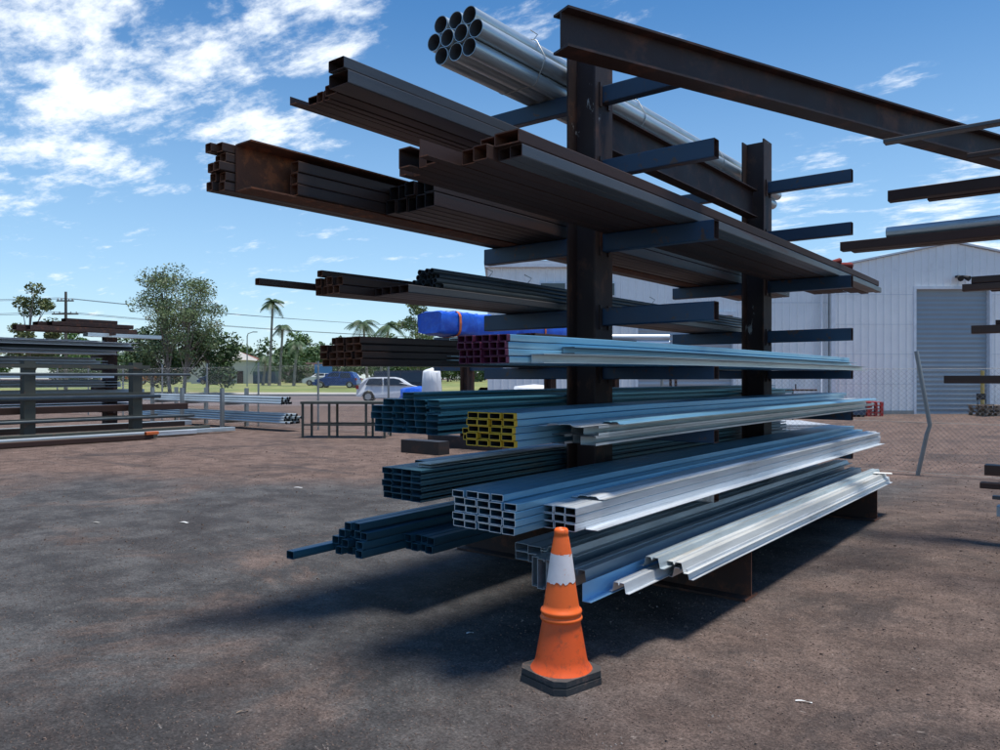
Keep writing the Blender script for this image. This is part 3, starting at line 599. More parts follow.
rbar('steel_tube', rhs(.1, .04), 1.402, -1.0, MG, 'grey tube behind the dark one at fence height on the right', 'steel tube', Y=8.1)
rbar('steel_tube', rhs(.14, .09), .602, -.83, MS, 'thick dark tube low at the right edge beside the mesh fence', 'steel tube')
rbar('steel_tube', rhs(.12, .05), .54 - .05, -.86, MR, 'flat brown tube just under the thick low one at right', 'steel tube', Y=7.9)
rbar('steel_tube', rhs(.08, .03), .40, -.77, MG, 'thin grey tube low at the right edge', 'steel tube', Y=7.9)
rbar('steel_tube', rhs(.14, .09), .252, -.74, [M['slate']] * 2, 'lowest grey-green tube at the right edge near the ground', 'steel tube')
# ------------------------------------------------------------ rack behind, with the tarpaulin bundle
def back_rack():
    X = -10.3; Ys = (12.0, 15.0, 18.0)
    root = empty('back_rack', (X, 12.0, 0), 0, 'brown rack standing behind the main rack, carrying the blue tarpaulin bundle', 'storage rack')
    def put(b, n, m): o = b.build(n, m, root); o.location = (-X, -12.0, 0); return o
    for Y in Ys:
        b = MB(); b.prism([(X - .1 + z, Y + x) for x, z in ibeam(.22, .2, .014, .01)], .251, 2.29, axis='z'); put(b, 'post', M['dark_rust'])
        for z in (2.3, 1.7, 1.0):
            for s in (-1, 1):
                b = MB(); b.box((X + s * .101, Y - .04, z - .1), (X + s * .9, Y + .04, z)); put(b, 'arm', M['arm_blue'])
    b = MB(); b.box((X - .5, 10.6, 0), (X + .5, 10.9, .25)); put(b, 'base_beam', M['mill'])
    for Y in Ys: b = MB(); b.box((X - 1.0, Y - .12, 0), (X + 1.0, Y + .12, .25)); put(b, 'base_beam', M['primer_plain'])
back_rack()
def tarp_bundle():
    X, Y0, z = -10.75, 11.35, 2.3
    r = empty('tarpaulin_bundle', (X, Y0, z), 0, 'long bundle wrapped in bright blue tarpaulin with an orange strap', 'wrapped bundle')
    n = 20; ring = []; b = MB(); ks = 46
    for k in range(ks + 1):
        y = k * 6.2 / ks
        sc = 1 if 0 < k < ks else .93
        for j in range(n):
            a = 2 * pi * j / n; ca, sa = cos(a), sin(a); e = .42
            x = .34 * abs(ca) ** e * (1 if ca > 0 else -1); zz = .27 + .25 * abs(sa) ** e * (1 if sa > 0 else -1)
            w = random.uniform(-.012, .012) + .022 * sin(y * 9 + j * 1.3) * sin(j * .9 + y * 2)
            ring.append((x * sc + w, y + (random.uniform(-.03, .03)), .27 + (zz - .27) * sc + w))
    b.add(ring, [(i * n + j, i * n + (j + 1) % n, (i + 1) * n + (j + 1) % n, (i + 1) * n + j) for i in range(ks) for j in range(n)], 0, True)
    b.add(ring[:n], [tuple(range(n))]); b.add(ring[-n:], [tuple(range(n))])
    b.build('tarpaulin', M['tarp'], r)
    for y in (.55, 3.6):
        b = MB(); pts = []
        for j in range(n + 1):
            a = 2 * pi * j / n; ca, sa = cos(a), sin(a); pts.append((.365 * abs(ca) ** .55 * (1 if ca > 0 else -1), y, .27 + .275 * abs(sa) ** .55 * (1 if sa > 0 else -1)))
        vs = [(p[0], p[1] + d_, p[2]) for p in pts for d_ in (-.035, .035)]
        b.add(vs, [(2 * i, 2 * i + 1, 2 * i + 3, 2 * i + 2) for i in range(n)]); b.build('strap', M['orange_strap'], r)
tarp_bundle()
g = 'lengths on the rack behind'
stack('steel_tube', rhs(.12, .1), -9.95, 2.3, .125, .1, 4, 1, 13.2, 18.8, MS, 'dark tube', 'right of the tarpaulin bundle', 'steel tube', g)
stack('galvanised_sheet_pack', rhs(.34, .07, .01), -10.2, 1.7, .36, .07, 2, 2, 12.6, 18.9, GP, 'pale galvanised flat section', 'rack behind, under the tarpaulin', 'steel section', g)
for i in range(6):
    b = MB(); b.tube([(0, 0, 0), (0, .02, -.12), (0, .05, -.17), (0, .09, -.15), (0, .1, -.1)], .014, 6)
    o = b.build('hanging_hook', M['red'], loc=(-9.45, 13.6 + i * .42, 2.30)); tag(o, f"small red hook hanging below the tarpaulin rack, {('leftmost' if i == 0 else 'rightmost' if i == 5 else ORD[i] + ' from left')}", 'hook', 'red hooks hanging below the rack behind')
# white wrapped packs and bags by the back rack
def bag(loc, s, label, grp=None, m='white', name='bulk_bag'):
    bm = bmesh.new(); bmesh.ops.create_cube(bm, size=1); bmesh.ops.subdivide_edges(bm, edges=bm.edges, cuts=5, use_grid_fill=True)
    for v in bm.verts:
        x, y, z = v.co; q = 1 - .28 * (abs(x) * 2) ** 2 * (abs(y) * 2) ** 2; k = 1 + .12 * sin((z + .5) * pi)
        v.co = Vector((x * q * k * s[0] + random.uniform(-.015, .015), y * q * k * s[1] + random.uniform(-.015, .015), (z + .5) * s[2] - .1 * s[2] * (abs(x) + abs(y)) * (z > .3)))
    me = bpy.data.meshes.new(name); bm.to_mesh(me); bm.free(); me.materials.append(M[m])
    for p in me.polygons: p.use_smooth = True
    o = bpy.data.objects.new(name, me); COL.objects.link(o); o.location = loc; o.rotation_euler.z = random.uniform(0, 1); return tag(o, label, 'bag' if name == 'bulk_bag' else 'wrapped pack', grp)
bag(W(-1.95, 22, 0), (.5, .4, 1.75), 'tall white draped bulk bag beside the white hatchback'); bag(W(-2.5, 24, 0), (1.3, .8, 1.2), 'low bright blue covered pile at the rear of the white hatchback', None, 'tarp', 'wrapped_pack')
def bwindow(W_, H_): pass
# metal sheet packs stacked behind the rack, seen between the arms
def packs():
    specs = [(-.3, 24, 1.2, 1.0, 0, 'white wrapped pack left of the first post, standing on the ground', 'white'), (1.1, 24.5, 1.3, 1.25, 0, 'white wrapped pack just right of the first post on the ground', 'white'), (2.8, 25, 1.3, .9, 0, 'pale wrapped pack in front of the pale roller door', 'galv_pale')]
    for r, d, w, h, z, lab, m in specs: bag(W(r, d, z), (w, .8, h), lab, 'wrapped packs behind the main rack', m, 'wrapped_pack')
packs()
# pack of silver downpipes on a stand, seen past the right side of post one
def silver_stand():
    p = W(3.2, 20.0); r = empty('trestle_stand', p, YAW, 'tall dark trestle stand behind the main rack carrying silver tubes', 'trestle stand')
    for x in (-1.3, 1.3):
        for y in (-.3, .3): b = MB(); b.box((x - .03, y - .03, 0), (x + .03, y + .03, 2.2)); b.build('leg', M['dark_rust'], r)
    b = MB(); b.box((-1.4, -.35, 2.2), (1.4, .35, 2.26)); b.build('shelf', M['dark_rust'], r)
    for i in range(4):
        for j in range(2):
            b = MB(); o, q = chs(.16, .006, 14); b.hollow(o, q, 0, 2.3, 0, 1, 1, True)
            t = b.build('silver_tube', [M['galv_pale'], M['dark_in']], loc=p + W(-1.15, -.22 + i * .165, 2.262 + j * .15), rz=YAW - pi / 2)
            tag(t, f"short silver tube on the trestle stand, {['nearest', 'second nearest', 'third nearest', 'furthest'][i]} in the {['lower', 'upper'][j]} layer", 'tube', 'silver tubes on the trestle stand')
silver_stand()
# ------------------------------------------------------------ left yard racks
def yard_rack(name, X, Ys, top, arms, label, mpost, w=.16, grp=None, rails=()):
    root = empty(name, (X, Ys[0], 0), 0, label, 'storage rack', grp)
    for Y in Ys:
        b = MB(); b.box((X - w / 2, Y - w / 2, 0), (X + w / 2, Y + w / 2, top)); o = b.build('post', mpost, root); o.location = (-X, -Ys[0], 0)
        for z in arms:
            b = MB(); b.box((X - .7, Y - w / 2 - .07, z - .08), (X + .7, Y - w / 2 - .001, z)); o = b.build('arm', mpost, root); o.location = (-X, -Ys[0], 0)
    for z, y1 in rails:
        b = MB(); b.box((X + w / 2 + .001, Ys[0] - 6, z), (X + w / 2 + .06, y1, z + .09)); o = b.build('rail', mpost, root); o.location = (-X, -Ys[0], 0)
yard_rack('yard_rack', -19.5, (7.2, 9.7), 1.84, (), 'low grey-green post and rail rack in front at the far left', M['olive'], .24, rails=((1.68, 10.0), (1.0, 10.0), (.42, 10.2)))
yard_rack('yard_rack', -22.4, (6.4, 10.4), 2.9, (.55, 1.2, 1.75, 2.1, 2.72), 'tall rusty brown rack behind the low one at the far left', M['dark_rust'], .3)
g = 'lengths stored on the racks at the far left'
def lb(nm, pr, X, z, y0, y1, ms, lab, cat='steel tube'): return bar(nm, pr, X, z, y0, y1, ms, lab, cat, g)
lb('pipe', chs(.07), -19.1, 1.5, -2, 10.95, [M['round_dark'], M['dark_in']], 'long grey pipe across the front of the low left rack', 'pipe')
lb('pipe', chs(.1), -19.2, .93, -2, 10.2, [M['round_dark'], M['dark_in']], 'grey pipe at mid height on the low left rack', 'pipe')
lb('steel_tube', rhs(.3, .16), -19.95, .6, -3, 11.3, MR, 'thick brown rusty tube low behind the left posts')
lb('pipe', chs(.08), -18.95, .42, -2, 11, [M['round_dark'], M['dark_in']], 'grey pipe near the ground on the low left rack', 'pipe')
for i, (X, z, y1, ms, c) in enumerate([(-18.6, .1, 11.2, [M['olive']] * 2, 'topmost grey-green'), (-18.4, .04, 11.8, GV, 'inner grey'), (-18.2, .04, 10.6, GP, 'middle pale'), (-17.9, .02, 9.4, [M['olive']] * 2, 'outer green-grey'), (-17.7, .02, 9.2, MR, 'outermost brown')]):
    lb('steel_tube', rhs(.16, .1), X, z, -2, y1, ms, f"{c} tube lying on the ground before the left racks")
lb('timber_bearer', rhs(.1, .07), -17.62, .12, 9.0, 9.3, [M['orange_strap']] * 2, 'short orange-red end piece on the ground lengths at left', 'end piece')
for i, (X, z, y1, nm, lab) in enumerate([(-22.0, .78, 10.9, 'dark', 'dark length between the bottom and third shelves of the tall left rack'), (-21.8, 1.45, 10.2, 'white', 'slim white length above the third shelf of the tall left rack'), (-20.6, .1, 11.6, 'dark', 'dark tube lying on the ground between the two left racks'), (-20.9, .1, 12.0, 'grey', 'grey tube lying on the ground between the two left racks'), (-22.3, 1.0, 11.3, 'grey', 'grey tube low on the tall left rack reaching to the right')]):
    lb('steel_tube', rhs(.22, .13), X, z, -2, y1, {'dark': MS, 'white': GP, 'grey': [M['slate'], M['dark_in']]}[nm], lab)
# dark heap on top
for i, (x, z, w, h, y0, y1) in enumerate([(-22.9, 2.72, .3, .12, 8.2, 11.1), (-22.55, 2.72, .3, .14, 8.0, 11.2), (-22.2, 2.72, .3, .12, 8.2, 11.0), (-22.8, 2.87, .36, .11, 8.6, 10.9), (-22.4, 2.87, .36, .11, 8.8, 11.0), (-22.5, 2.99, .3, .10, 9.2, 10.6), (-22.1, 2.60, .3, .10, 9.6, 11.7)]):
    lb('steel_tube', rhs(w, h), x, z, y0, y1, [M['dark_rust']] * 2 if i != 6 else [M['galv']] * 2, f"dark rusty tube in the heap topping the tall left rack, {ORD[i]} from the bottom" if i != 6 else 'pale tube sticking out right below the dark heap on the tall left rack')
for i, (x, z, w, h, y1, m) in enumerate([(-21.75, 2.1, .5, .34, 10.7, 'white'), (-22.4, 2.1, .5, .40, 10.2, 'galv_pale'), (-22.2, 1.75, .5, .26, 10.3, 'galv_pale'), (-22.1, 1.2, .5, .16, 11.0, 'galv_pale'), (-22.6, 1.2, .4, .2, 10.9, 'white'), (-22.1, .55, .5, .16, 10.6, 'galv_pale'), (-22.6, .55, .5, .2, 11.0, 'white')]):
    place_ = ['top shelf, front', 'top shelf, rear', 'second shelf', 'third shelf, front', 'third shelf, rear', 'bottom shelf, front', 'bottom shelf, rear'][i]
    nl = 3 if h > .2 else 2; hh = h / nl
    for q in range(nl):
        mm = [m, 'round_dark', 'slate'][(q + i) % 3] if q != nl - 1 else m
        lb('sheet_pack', pfc(w - .03 * q, hh - .006, .006), x + random.uniform(-.03, .03), z + .002 + q * hh, -3, y1 + random.uniform(-.5, .25), [M[mm], M[mm]], f"{'white' if mm == 'white' else 'grey'} metal channel on the tall left rack, {place_}, {['lowest', 'middle' if nl == 3 else 'upper', 'topmost'][q]} layer", 'steel channel')
b = MB(); b.box((-.35, 0, 0), (.35, .4, .22)); tag(b.build('green_crate', mat('green_plastic', (.02, .22, .08), .6), loc=(-22.0, 6.9, 1.752 + .165)), 'small green crate on the second shelf of the tall left rack', 'crate')
# small rack with two tied bundles of thin tube, lying along the fence
def small_rack():
    Y = 13.0; r = empty('tube_stand', (-21.0, Y, 0), 0, 'low grey stand holding two levels of thin tubes by the fence', 'tube stand')
    for X in (-24.2, -22.4, -20.2):
        b = MB(); b.box((X - .05, Y - .45, 0), (X + .05, Y - .36, 1.15)); b.box((X - .05, Y + .36, 0), (X + .05, Y + .45, 1.15)); b.box((X - .04, Y - .359, .14), (X + .04, Y + .359, .2)); b.box((X - .04, Y - .359, .66), (X + .04, Y + .359, .72))
        o = b.build('upright_frame', M['pole'], r); o.location = (21.0, -Y, 0)
small_rack()
k = 0
for lev, z, n, e in (('upper', .722, 4, -17.6), ('lower', .202, 5, -17.35)):
    for j in range(n - 1):
        for i in range(n + 2 - j):
            bar('thin_tube', chs(.075, .006, 10), 12.72 + i * .08 + j * .04, z + j * .068, -25.5 + random.uniform(-.3, .3), e + random.uniform(-.15, .15), [M['galv'], M['dark_in']],
                f"thin galvanised tube, {ORD[i]} from the front, {rowname(j, n - 1)}, {lev} bundle on the low stand", 'tube', f'tubes in the {lev} bundle on the low stand', along='x', smooth=True)
# steel bench
def bench():
    p = W(-3.75, 18.9); r = empty('steel_table', p, YAW - .06, 'bare grey steel work table on thin legs near the fence', 'table')
    b = MB(); b.box((-1.05, -.4, .82), (1.05, .4, .88)); b.build('tabletop', M['olive'], r)
    for x in (-1.0, -.35, .55, 1.0):
        for y in (-.36, .36):
            b = MB(); b.box((x - .025, y - .025, 0), (x + .025, y + .025, .819)); b.build('leg', M['olive'], r)
    for y in (-.36, .36): b = MB(); b.box((-.974, y - .015, .3), (.974, y + .015, .34)); b.build('stretcher', M['olive'], r)
bench()
# ------------------------------------------------------------ fences
def fence(name, X0, X1, Y, xs, H, label, bent=None, pitch=.075):
    r = empty(name, (X0, Y, 0), 0, label, 'fence'); T = (-X0, -Y, 0)
    b = MB(); n = int((X1 - X0 + H) / pitch)
    for k in range(n):
        for s in (1, -1):
            a = X0 - H + k * pitch; p0 = [a, 0.04]; p1 = [a + H, H]
            if p0[0] < X0: p0 = [X0, .04 + (X0 - a)]
            if p1[0] > X1: p1 = [X1, p1[1] - (p1[0] - X1)]
            if p1[0] - p0[0] < .02: continue
            z0_, z1_ = (p0[1], p1[1]) if s > 0 else (H + .04 - p0[1], H + .04 - p1[1])
            b.tube([(p0[0], Y + s * .003, z0_), (p1[0], Y + s * .003, z1_)], .0014, 3, cap=False)
    for z in (.05, H * .5, H): b.tube([(X0, Y + .008, z), ((X0 + X1) / 2, Y + .008, z - .02), (X1, Y + .008, z)], .003, 4)
    o = b.build('wire_mesh', M['wire'], r); o.location = T
    for x in xs:
        b = MB()
        if x == bent: b.tube([(x - .10, Y - .04, 0), (x + .02, Y - .03, .62), (x + .06, Y - .03, .75), (x - .12, Y - .03, 1.85)], .03, 10)
        else: b.tube([(x, Y + .04, 0), (x, Y + .04, H + .12)], .028, 10)
        o = b.build('post', M['pole'], r); o.location = T
fence('chain_link_fence', -37.0, -14.4, 13.7, [-14.45 - 2.82 * k for k in range(8)], 1.8, 'chain link fence with thin pale posts along the street side at left')
fence('chain_link_fence', -6.5, 6.5, 12.9, [-6.4, -2.1, .9, 3.7, 6.4], 1.6, 'sagging chain link fence with one bent grey post before the white shed', bent=-2.1)
# ------------------------------------------------------------ sheds
def sheds():
    p = W(0, 31); Lw = lambda o: None
    # shed with the gable
    r = empty('gabled_shed', p, YAW, 'white metal shed with a low gable and a tall grey roller door', 'shed')
    x0, x1, ze, za = 13.4, 23.1, 5.9, 6.88; xm = (x0 + x1) / 2 - .0
    dx0, dx1, dz = 16.75, 19.7, 5.03
    def ribbed(xa, xb, zlo, ztop, b, pitch=.3):   # ribbed cladding facing -y; ztop a function of x
        n = max(1, int(round((xb - xa) / pitch))); q = (xb - xa) / n; xs = []
        for k in range(n):
            a = xa + k * q; xs += [(a, 0), (a + q * .70, 0), (a + q * .78, -.035), (a + q * .92, -.035)]
        xs.append((xb, 0))
        vs = []
        for x, y in xs: vs += [(x, y, zlo), (x, y, ztop(x))]
        b.add(vs, [(2 * i, 2 * i + 2, 2 * i + 3, 2 * i + 1) for i in range(len(xs) - 1)])
    roof = lambda x: za - abs(x - xm) / (xm - x0) * (za - ze)
    b = MB(); ribbed(x0, dx0, 0, roof, b); ribbed(dx1, x1, 0, roof, b); ribbed(dx0, dx1, dz, roof, b)
    b.box((x0, .02, 0), (x0 + .02, 18, ze)); b.box((x1 - .02, .02, 0), (x1, 18, ze)); b.box((x0, 18, 0), (x1, 18.02, ze)); b.build('wall', M['shed'], r)
    b = MB()
    for s, xa in ((-1, x0 - .15), (1, x1 + .15)):
        b.add([(xm, -.12, za + .09), (xa, -.12, ze + .05), (xa, 18.2, ze + .05), (xm, 18.2, za + .09), (xm, -.12, za + .02), (xa, -.12, ze - .02), (xa, 18.2, ze - .02), (xm, 18.2, za + .02)], [(0, 1, 2, 3), (4, 7, 6, 5), (0, 4, 5, 1), (1, 5, 6, 2), (2, 6, 7, 3)])
    b.build('roof', M['shed_grey'], r)
    b = MB()
    for xa in (x0, x1): b.box((xa - .08, -.09, 0), (xa + .08, -.04, ze - .03))
    b.build('corner_trim', M['trim'], r)
    for zz in (1.2, 2.4, 3.6, 4.8):
        for xa, xb in ((x0 + .1, dx0 - .12), (dx1 + .12, x1 - .1)): b = MB(); b.box((xa, -.041, zz), (xb, -.036, zz + .018)); b.build('screw_row', M['shed_grey'], r)
    b = MB(); b.box((x0, -.045, .0), (dx0 - .11, -.036, .14)); b.build('base_flashing', M['pole'], r)
    d = MB(); n = 52; vs = []; 
    for k in range(n + 1):
        z = dz * k / n; vs += [(dx0, .14 + (.025 if k % 2 else 0), z), (dx1, .14 + (.025 if k % 2 else 0), z)]
    d.add(vs, [(2 * k, 2 * k + 1, 2 * k + 3, 2 * k + 2) for k in range(n)]); dr = d.build('roller_door', M['roller'], r)
    b = MB(); b.box((dx0 - .1, -.06, 0), (dx0, .2, dz)); b.box((dx1, -.06, 0), (dx1 + .1, .2, dz)); b.box((dx0 - .1, -.06, dz), (dx1 + .1, .2, dz + .12)); b.build('frame', M['trim'], dr)
    b = MB(); b.box((18.3, -.2, 5.48), (18.6, -.05, 5.56)); b.tube([(18.35, -.22, 5.5), (18.3, -.45, 5.4)], [.07, .12], 10); b.tube([(18.55, -.22, 5.5), (18.65, -.42, 5.4)], [.06, .11], 10); b.build('flood_light', M['rubber'], r)
    # long shed to the left
    r = empty('long_shed', p, YAW, 'long white shed behind the main rack with a pale roller door', 'shed')
    a0, a1, zt = -.5, 13.36, 6.1; q0, q1, qz = 5.6, 9.45, 4.0
    b = MB()
    f = lambda x: zt
    for s_ in ((a0, q0, 0, f), (q1, a1, 0, f), (q0, q1, qz, f)): 
        ribbed(*s_, b)
    for i in range(len(b.v)): b.v[i] = (b.v[i][0], b.v[i][1] + .3, b.v[i][2])
    b.box((a0, .32, 0), (a0 + .02, 16, zt)); b.box((a1 - .02, .32, 0), (a1, 16, zt)); b.box((a0, 16, 0), (a1, 16.02, zt)); b.build('wall', M['shed'], r)
    b = MB(); b.box((a0 - .15, .10, zt), (a1, 16.2, zt + .1)); b.build('roof', M['shed_grey'], r)
    b = MB(); b.box((a0 - .1, .08, zt - .16), (a1, .25, zt - .003)); b.build('gutter', M['trim'], r)
    d = MB(); n = 40; vs = []
    for k in range(n + 1):
        z = qz * k / n; vs += [(q0, .44 + (.03 if k % 2 else 0), z), (q1, .44 + (.03 if k % 2 else 0), z)]
    d.add(vs, [(2 * k, 2 * k + 1, 2 * k + 3, 2 * k + 2) for k in range(n)]); dr = d.build('roller_door', M['roller_pale'], r)
    b = MB(); b.box((q0 - .12, .2, 0), (q0, .5, qz)); b.box((q1, .2, 0), (q1 + .12, .5, qz)); b.box((q0 - .12, .2, qz), (q1 + .12, .5, qz + .15)); b.build('frame', M['trim'], dr)
    for x in (1.6, 3.6):
        b = MB(); b.box((x, .22, 4.75), (x + 1.1, .26, 5.35)); w_ = b.build('window', M['trim'], r)
        b = MB(); b.box((x + .06, .20, 4.81), (x + 1.04, .217, 5.29)); b.build('pane', M['glass'], w_)
    b = MB(); b.tube([(13.0, .02, zt - .1), (13.0, .12, zt - .35), (13.0, .12, .15), (13.0, .0, .05)], .05, 8); b.build('downpipe', M['trim'], r)
    for zz in (1.5, 3.0, 4.5):
        b = MB(); b.box((q1 + .13, .262, zz), (a1 - .02, .27, zz + .02)); b.build('screw_row', M['shed_grey'], r)
    b = MB(); b.box((11.9, .12, 1.6), (12.35, .25, 2.2)); b.build('meter_box', M['shed_grey'], r)
sheds()
# pallets, chair, bollard by the shed
def pallet(loc, rz, m, label, grp):
    r = empty('pallet', loc, rz, label, 'pallet', grp)
    b = MB()
    for k in range(6): b.box((-.55, -.5 + k * .19, .115), (.55, -.5 + k * .19 + .13, .135))
    b.build('deck_boards', m, r)
    b = MB()
    for y in (-.5, -.05, .4): b.box((-.55, y, .0), (.55, y + .1, .02)); 
    for x in (-.55, -.06, .45):
        for y in (-.5, -.05, .4): b.box((x, y, .0205), (x + .1, y + .1, .1145))
    b.build('blocks', m, r); return r
for i in range(4): pallet(W(13.95 + random.uniform(-.03, .03), 29.6, .136 * i), YAW + random.uniform(-.03, .03), M['red'], f"red pallet, {['bottom', 'second from bottom', 'third from bottom', 'top'][i]} of the stack against the white shed", 'red pallets stacked by the shed')
for i in range(3): pallet(W(18.9 + random.uniform(-.03, .03), 29.6, .136 * i), YAW + random.uniform(-.04, .04), M['timber'], f"timber pallet, {['bottom', 'middle', 'top'][i]} of the left stack before the roller door", 'timber pallets before the roller door')
for i in range(2): pallet(W(20.2 + random.uniform(-.03, .03), 29.7, .136 * i), YAW + random.uniform(-.04, .04), M['timber'], f"timber pallet, {['bottom', 'top'][i]} of the right stack before the roller door", 'timber pallets before the roller door')
b = MB(); b.tube([(0, 0, 0), (0, 0, 1.75)], .07, 12); tag(b.build('bollard', mat('faded_yellow', (.50, .36, .10), .6), loc=W(19.0, 30.3)), 'faded yellow post guarding the right side of the roller door', 'bollard')
def chair(loc):
    r = empty('chair', loc, YAW + .2, 'dark metal chair standing on the pallets by the roller door', 'chair')
    b = MB(); b.box((-.2, -.2, .44), (.2, .2, .46)); b.build('seat', M['rubber'], r)
    b = MB(); b.box((-.2, .2, .62), (.2, .22, .86)); b.build('backrest', M['rubber'], r)
    for x in (-.18, .18):
        for y in (-.18, .18): b = MB(); b.tube([(x, y, 0), (x, y, .44 if y < 0 else .64)], .014, 6); b.build('leg', M['rubber'], r)
chair(W(18.3, 29.0, 0))
# hoist frame and low things past the fence
def tee(loc):
    r = empty('tee_frame', loc, YAW, 'thin dark tee-shaped pipe stand in front of the white shed wall', 'pipe stand')
    b = MB(); b.tube([(0, 0, 0), (0, 0, 1.02)], .03, 8); b.box((-.25, -.25, 0), (.25, .25, .02)); b.build('upright', M['dark_rust'], r)
    b = MB(); b.tube([(-.8, 0, 1.05), (.8, 0, 1.05)], .03, 8); b.tube([(.1, 0, 1.08), (.1, 0, 1.25)], .02, 6); b.build('crossbar', M['dark_rust'], r)
tee(W(9.7, 25.5))
def crate(loc, s, m, label, nm='steel_bin'):
    r = empty(nm, loc, YAW, label, 'bin')
    b = MB(); t = .03; X, Y, Z = s
    b.box((-X / 2, -Y / 2, .08), (X / 2, -Y / 2 + t, Z)); b.box((-X / 2, Y / 2 - t, .08), (X / 2, Y / 2, Z)); b.box((-X / 2, -Y / 2 + t, .08), (-X / 2 + t, Y / 2 - t, Z)); b.box((X / 2 - t, -Y / 2 + t, .08), (X / 2, Y / 2 - t, Z)); b.box((-X / 2 + t, -Y / 2 + t, .08), (X / 2 - t, Y / 2 - t, .11))
    b.build('body', m, r)
    b = MB()
    for x in (-X / 2 + .05, X / 2 - .15): b.box((x, -Y / 2, 0), (x + .1, Y / 2, .079))
    b.build('skid', M['rubber'], r)
crate(W(12.3, 29.0), (2.6, .8, .45), M['arm_blue'], 'long low blue steel bin beside the red pallets')
b = MB(); 
for k in range(6): b.box((-.6 + .01 * k, -1.0, .0 + k * .05), (.6 + .01 * k, 1.0, .04 + k * .05))
tag(b.build('sheet_pile', M['galv_pale'], loc=W(7.6, 20.2), rz=YAW), 'low pile of pale sheets on the ground beyond the second post', 'sheet pile')
# ------------------------------------------------------------ vehicles
def car(name, prof, glass, length, width, wheels, wr, paint, loc, rz, label, cat='car', front=1):
    r = empty(name, loc, rz, label, cat)
    hw = width / 2
    def shell(poly, w0, w1, zs, ze, mi=0):
        bb = MB(); n = len(poly)
        wf = lambda z: w0 + (w1 - w0) * max(0, min(1, (z - zs) / (ze - zs)))
        L_ = [(x, -wf(z), z) for x, z in poly]; R_ = [(x, wf(z), z) for x, z in poly]
        bb.add(L_ + R_, [(i, (i + 1) % n, n + (i + 1) % n, n + i) for i in range(n)], mi); bb.add(L_, [tuple(range(n))[::-1]], mi); bb.add(R_, [tuple(range(n))], mi); return bb
    zt = max(p[1] for p in prof); zb = glass[0][0][1]
    body = shell(prof, hw, hw * .74, zb, zt).build('body', paint, r)
    mod = body.modifiers.new('bevel', 'BEVEL'); mod.width = .04; mod.segments = 2
    for g_ in glass:
        wf = lambda z: hw + (hw * .74 - hw) * max(0, min(1, (z - zb) / (zt - zb)))
        bb = MB(); n = len(g_)
        for s in (-1, 1):
            A = [(x, s * (wf(z) + .006), z) for x, z in g_]; B = [(x, s * (wf(z) - .02), z) for x, z in g_]
            bb.add(A + B, [tuple(range(n)), tuple(range(n, 2 * n))] + [(i, (i + 1) % n, n + (i + 1) % n, n + i) for i in range(n)])
        bb.build('window', M['glass'], r)
    for (xw) in wheels:
        for s in (-1, 1):
            w = empty('wheel', (xw, s * (hw - .09), wr)); w.parent = r
            bb = MB(); prof_ = [(wr * .62, -.1), (wr * .95, -.1), (wr, -.07), (wr, .07), (wr * .95, .1), (wr * .62, .1)]
            n = 24; vs = [(q * cos(2 * pi * j / n), y + s * .015, q * sin(2 * pi * j / n)) for q, y in prof_ for j in range(n)]
            bb.add(vs, [(i * n + j, i * n + (j + 1) % n, (i + 1) * n + (j + 1) % n, (i + 1) * n + j) for i in range(5) for j in range(n)], 0, True); bb.build('tyre', M['rubber'], w)
            bb = MB(); bb.tube([(0, -.08 + s * .015, 0), (0, .085 + s * .015, 0)], wr * .62, 20); bb.build('rim', M['chrome'], w)
    xs = [p[0] for p in prof]; xf, xb = (max(xs), min(xs)) if front > 0 else (min(xs), max(xs))
    for s in (-1, 1):
        bb = MB(); bb.box((xf - front * .25, s * (hw + .004), .62), (xf - front * .02, s * (hw - .35), .76)); bb.build('headlight', M['lamp_clear'], r)
        bb = MB(); bb.box((xb + front * .16, s * (hw + .004), .78), (xb - front * .012, s * (hw - .2), 1.0)); bb.build('tail_light', M['lamp_red'], r)
    return r
def hatch_prof(L_, H_):
    h = L_ / 2
    p = [(-h, .35), (-h + .05, .95), (-h + .22, 1.05), (-h + .45, H_ - .1), (-h + .8, H_), (.15, H_ + .01), (.55, H_ - .08), (1.15, 1.02), (h - .25, .85), (h, .62), (h - .03, .32), (h - .4, .24)]
    # wheel arches
    p += [(h - .45, .4), (h - .62, .62), (h - .85, .7), (h - 1.08, .62), (h - 1.25, .4), (h - 1.28, .24), (-h + 1.12, .24), (-h + 1.1, .4), (-h + .95, .62), (-h + .72, .7), (-h + .5, .62), (-h + .36, .4), (-h + .3, .3)]
    g1 = [(-h + .55, 1.02), (-h + .75, H_ - .1), (-.55, H_ - .07), (-.5, 1.0)]; g2 = [(-.42, 1.0), (-.46, H_ - .07), (.15, H_ - .07), (.48, H_ - .14), (1.0, 1.0)]
    return p, [g1, g2], (h - .85, -h + .72)
p, gl, wh = hatch_prof(4.2, 1.5)
car('parked_car', p, gl, 4.2, 1.75, wh, .32, M['car_white'], W(-6.65, 47.5), YAW + .05, 'white hatchback parked beyond the steel table')
p, gl, wh = hatch_prof(4.5, 1.62)
car('parked_car', p, gl, 4.5, 1.8, wh, .33, M['car_blue'], W(-16.3, 77, .45), YAW + pi - .1, 'blue people carrier on the grass verge left of the white hatchback')
p, gl, wh = hatch_prof(4.3, 1.5)
car('parked_car', p, gl, 4.3, 1.75, wh, .32, M['car_blue'], W(-38.5, 104, .6), YAW + pi, 'small dark blue car far off beside the pale house')
car('parked_car', p, gl, 4.3, 1.75, wh, .32, M['car_white'], W(-21.3, 92, .55), YAW + pi, 'white car far off partly behind the blue people carrier')
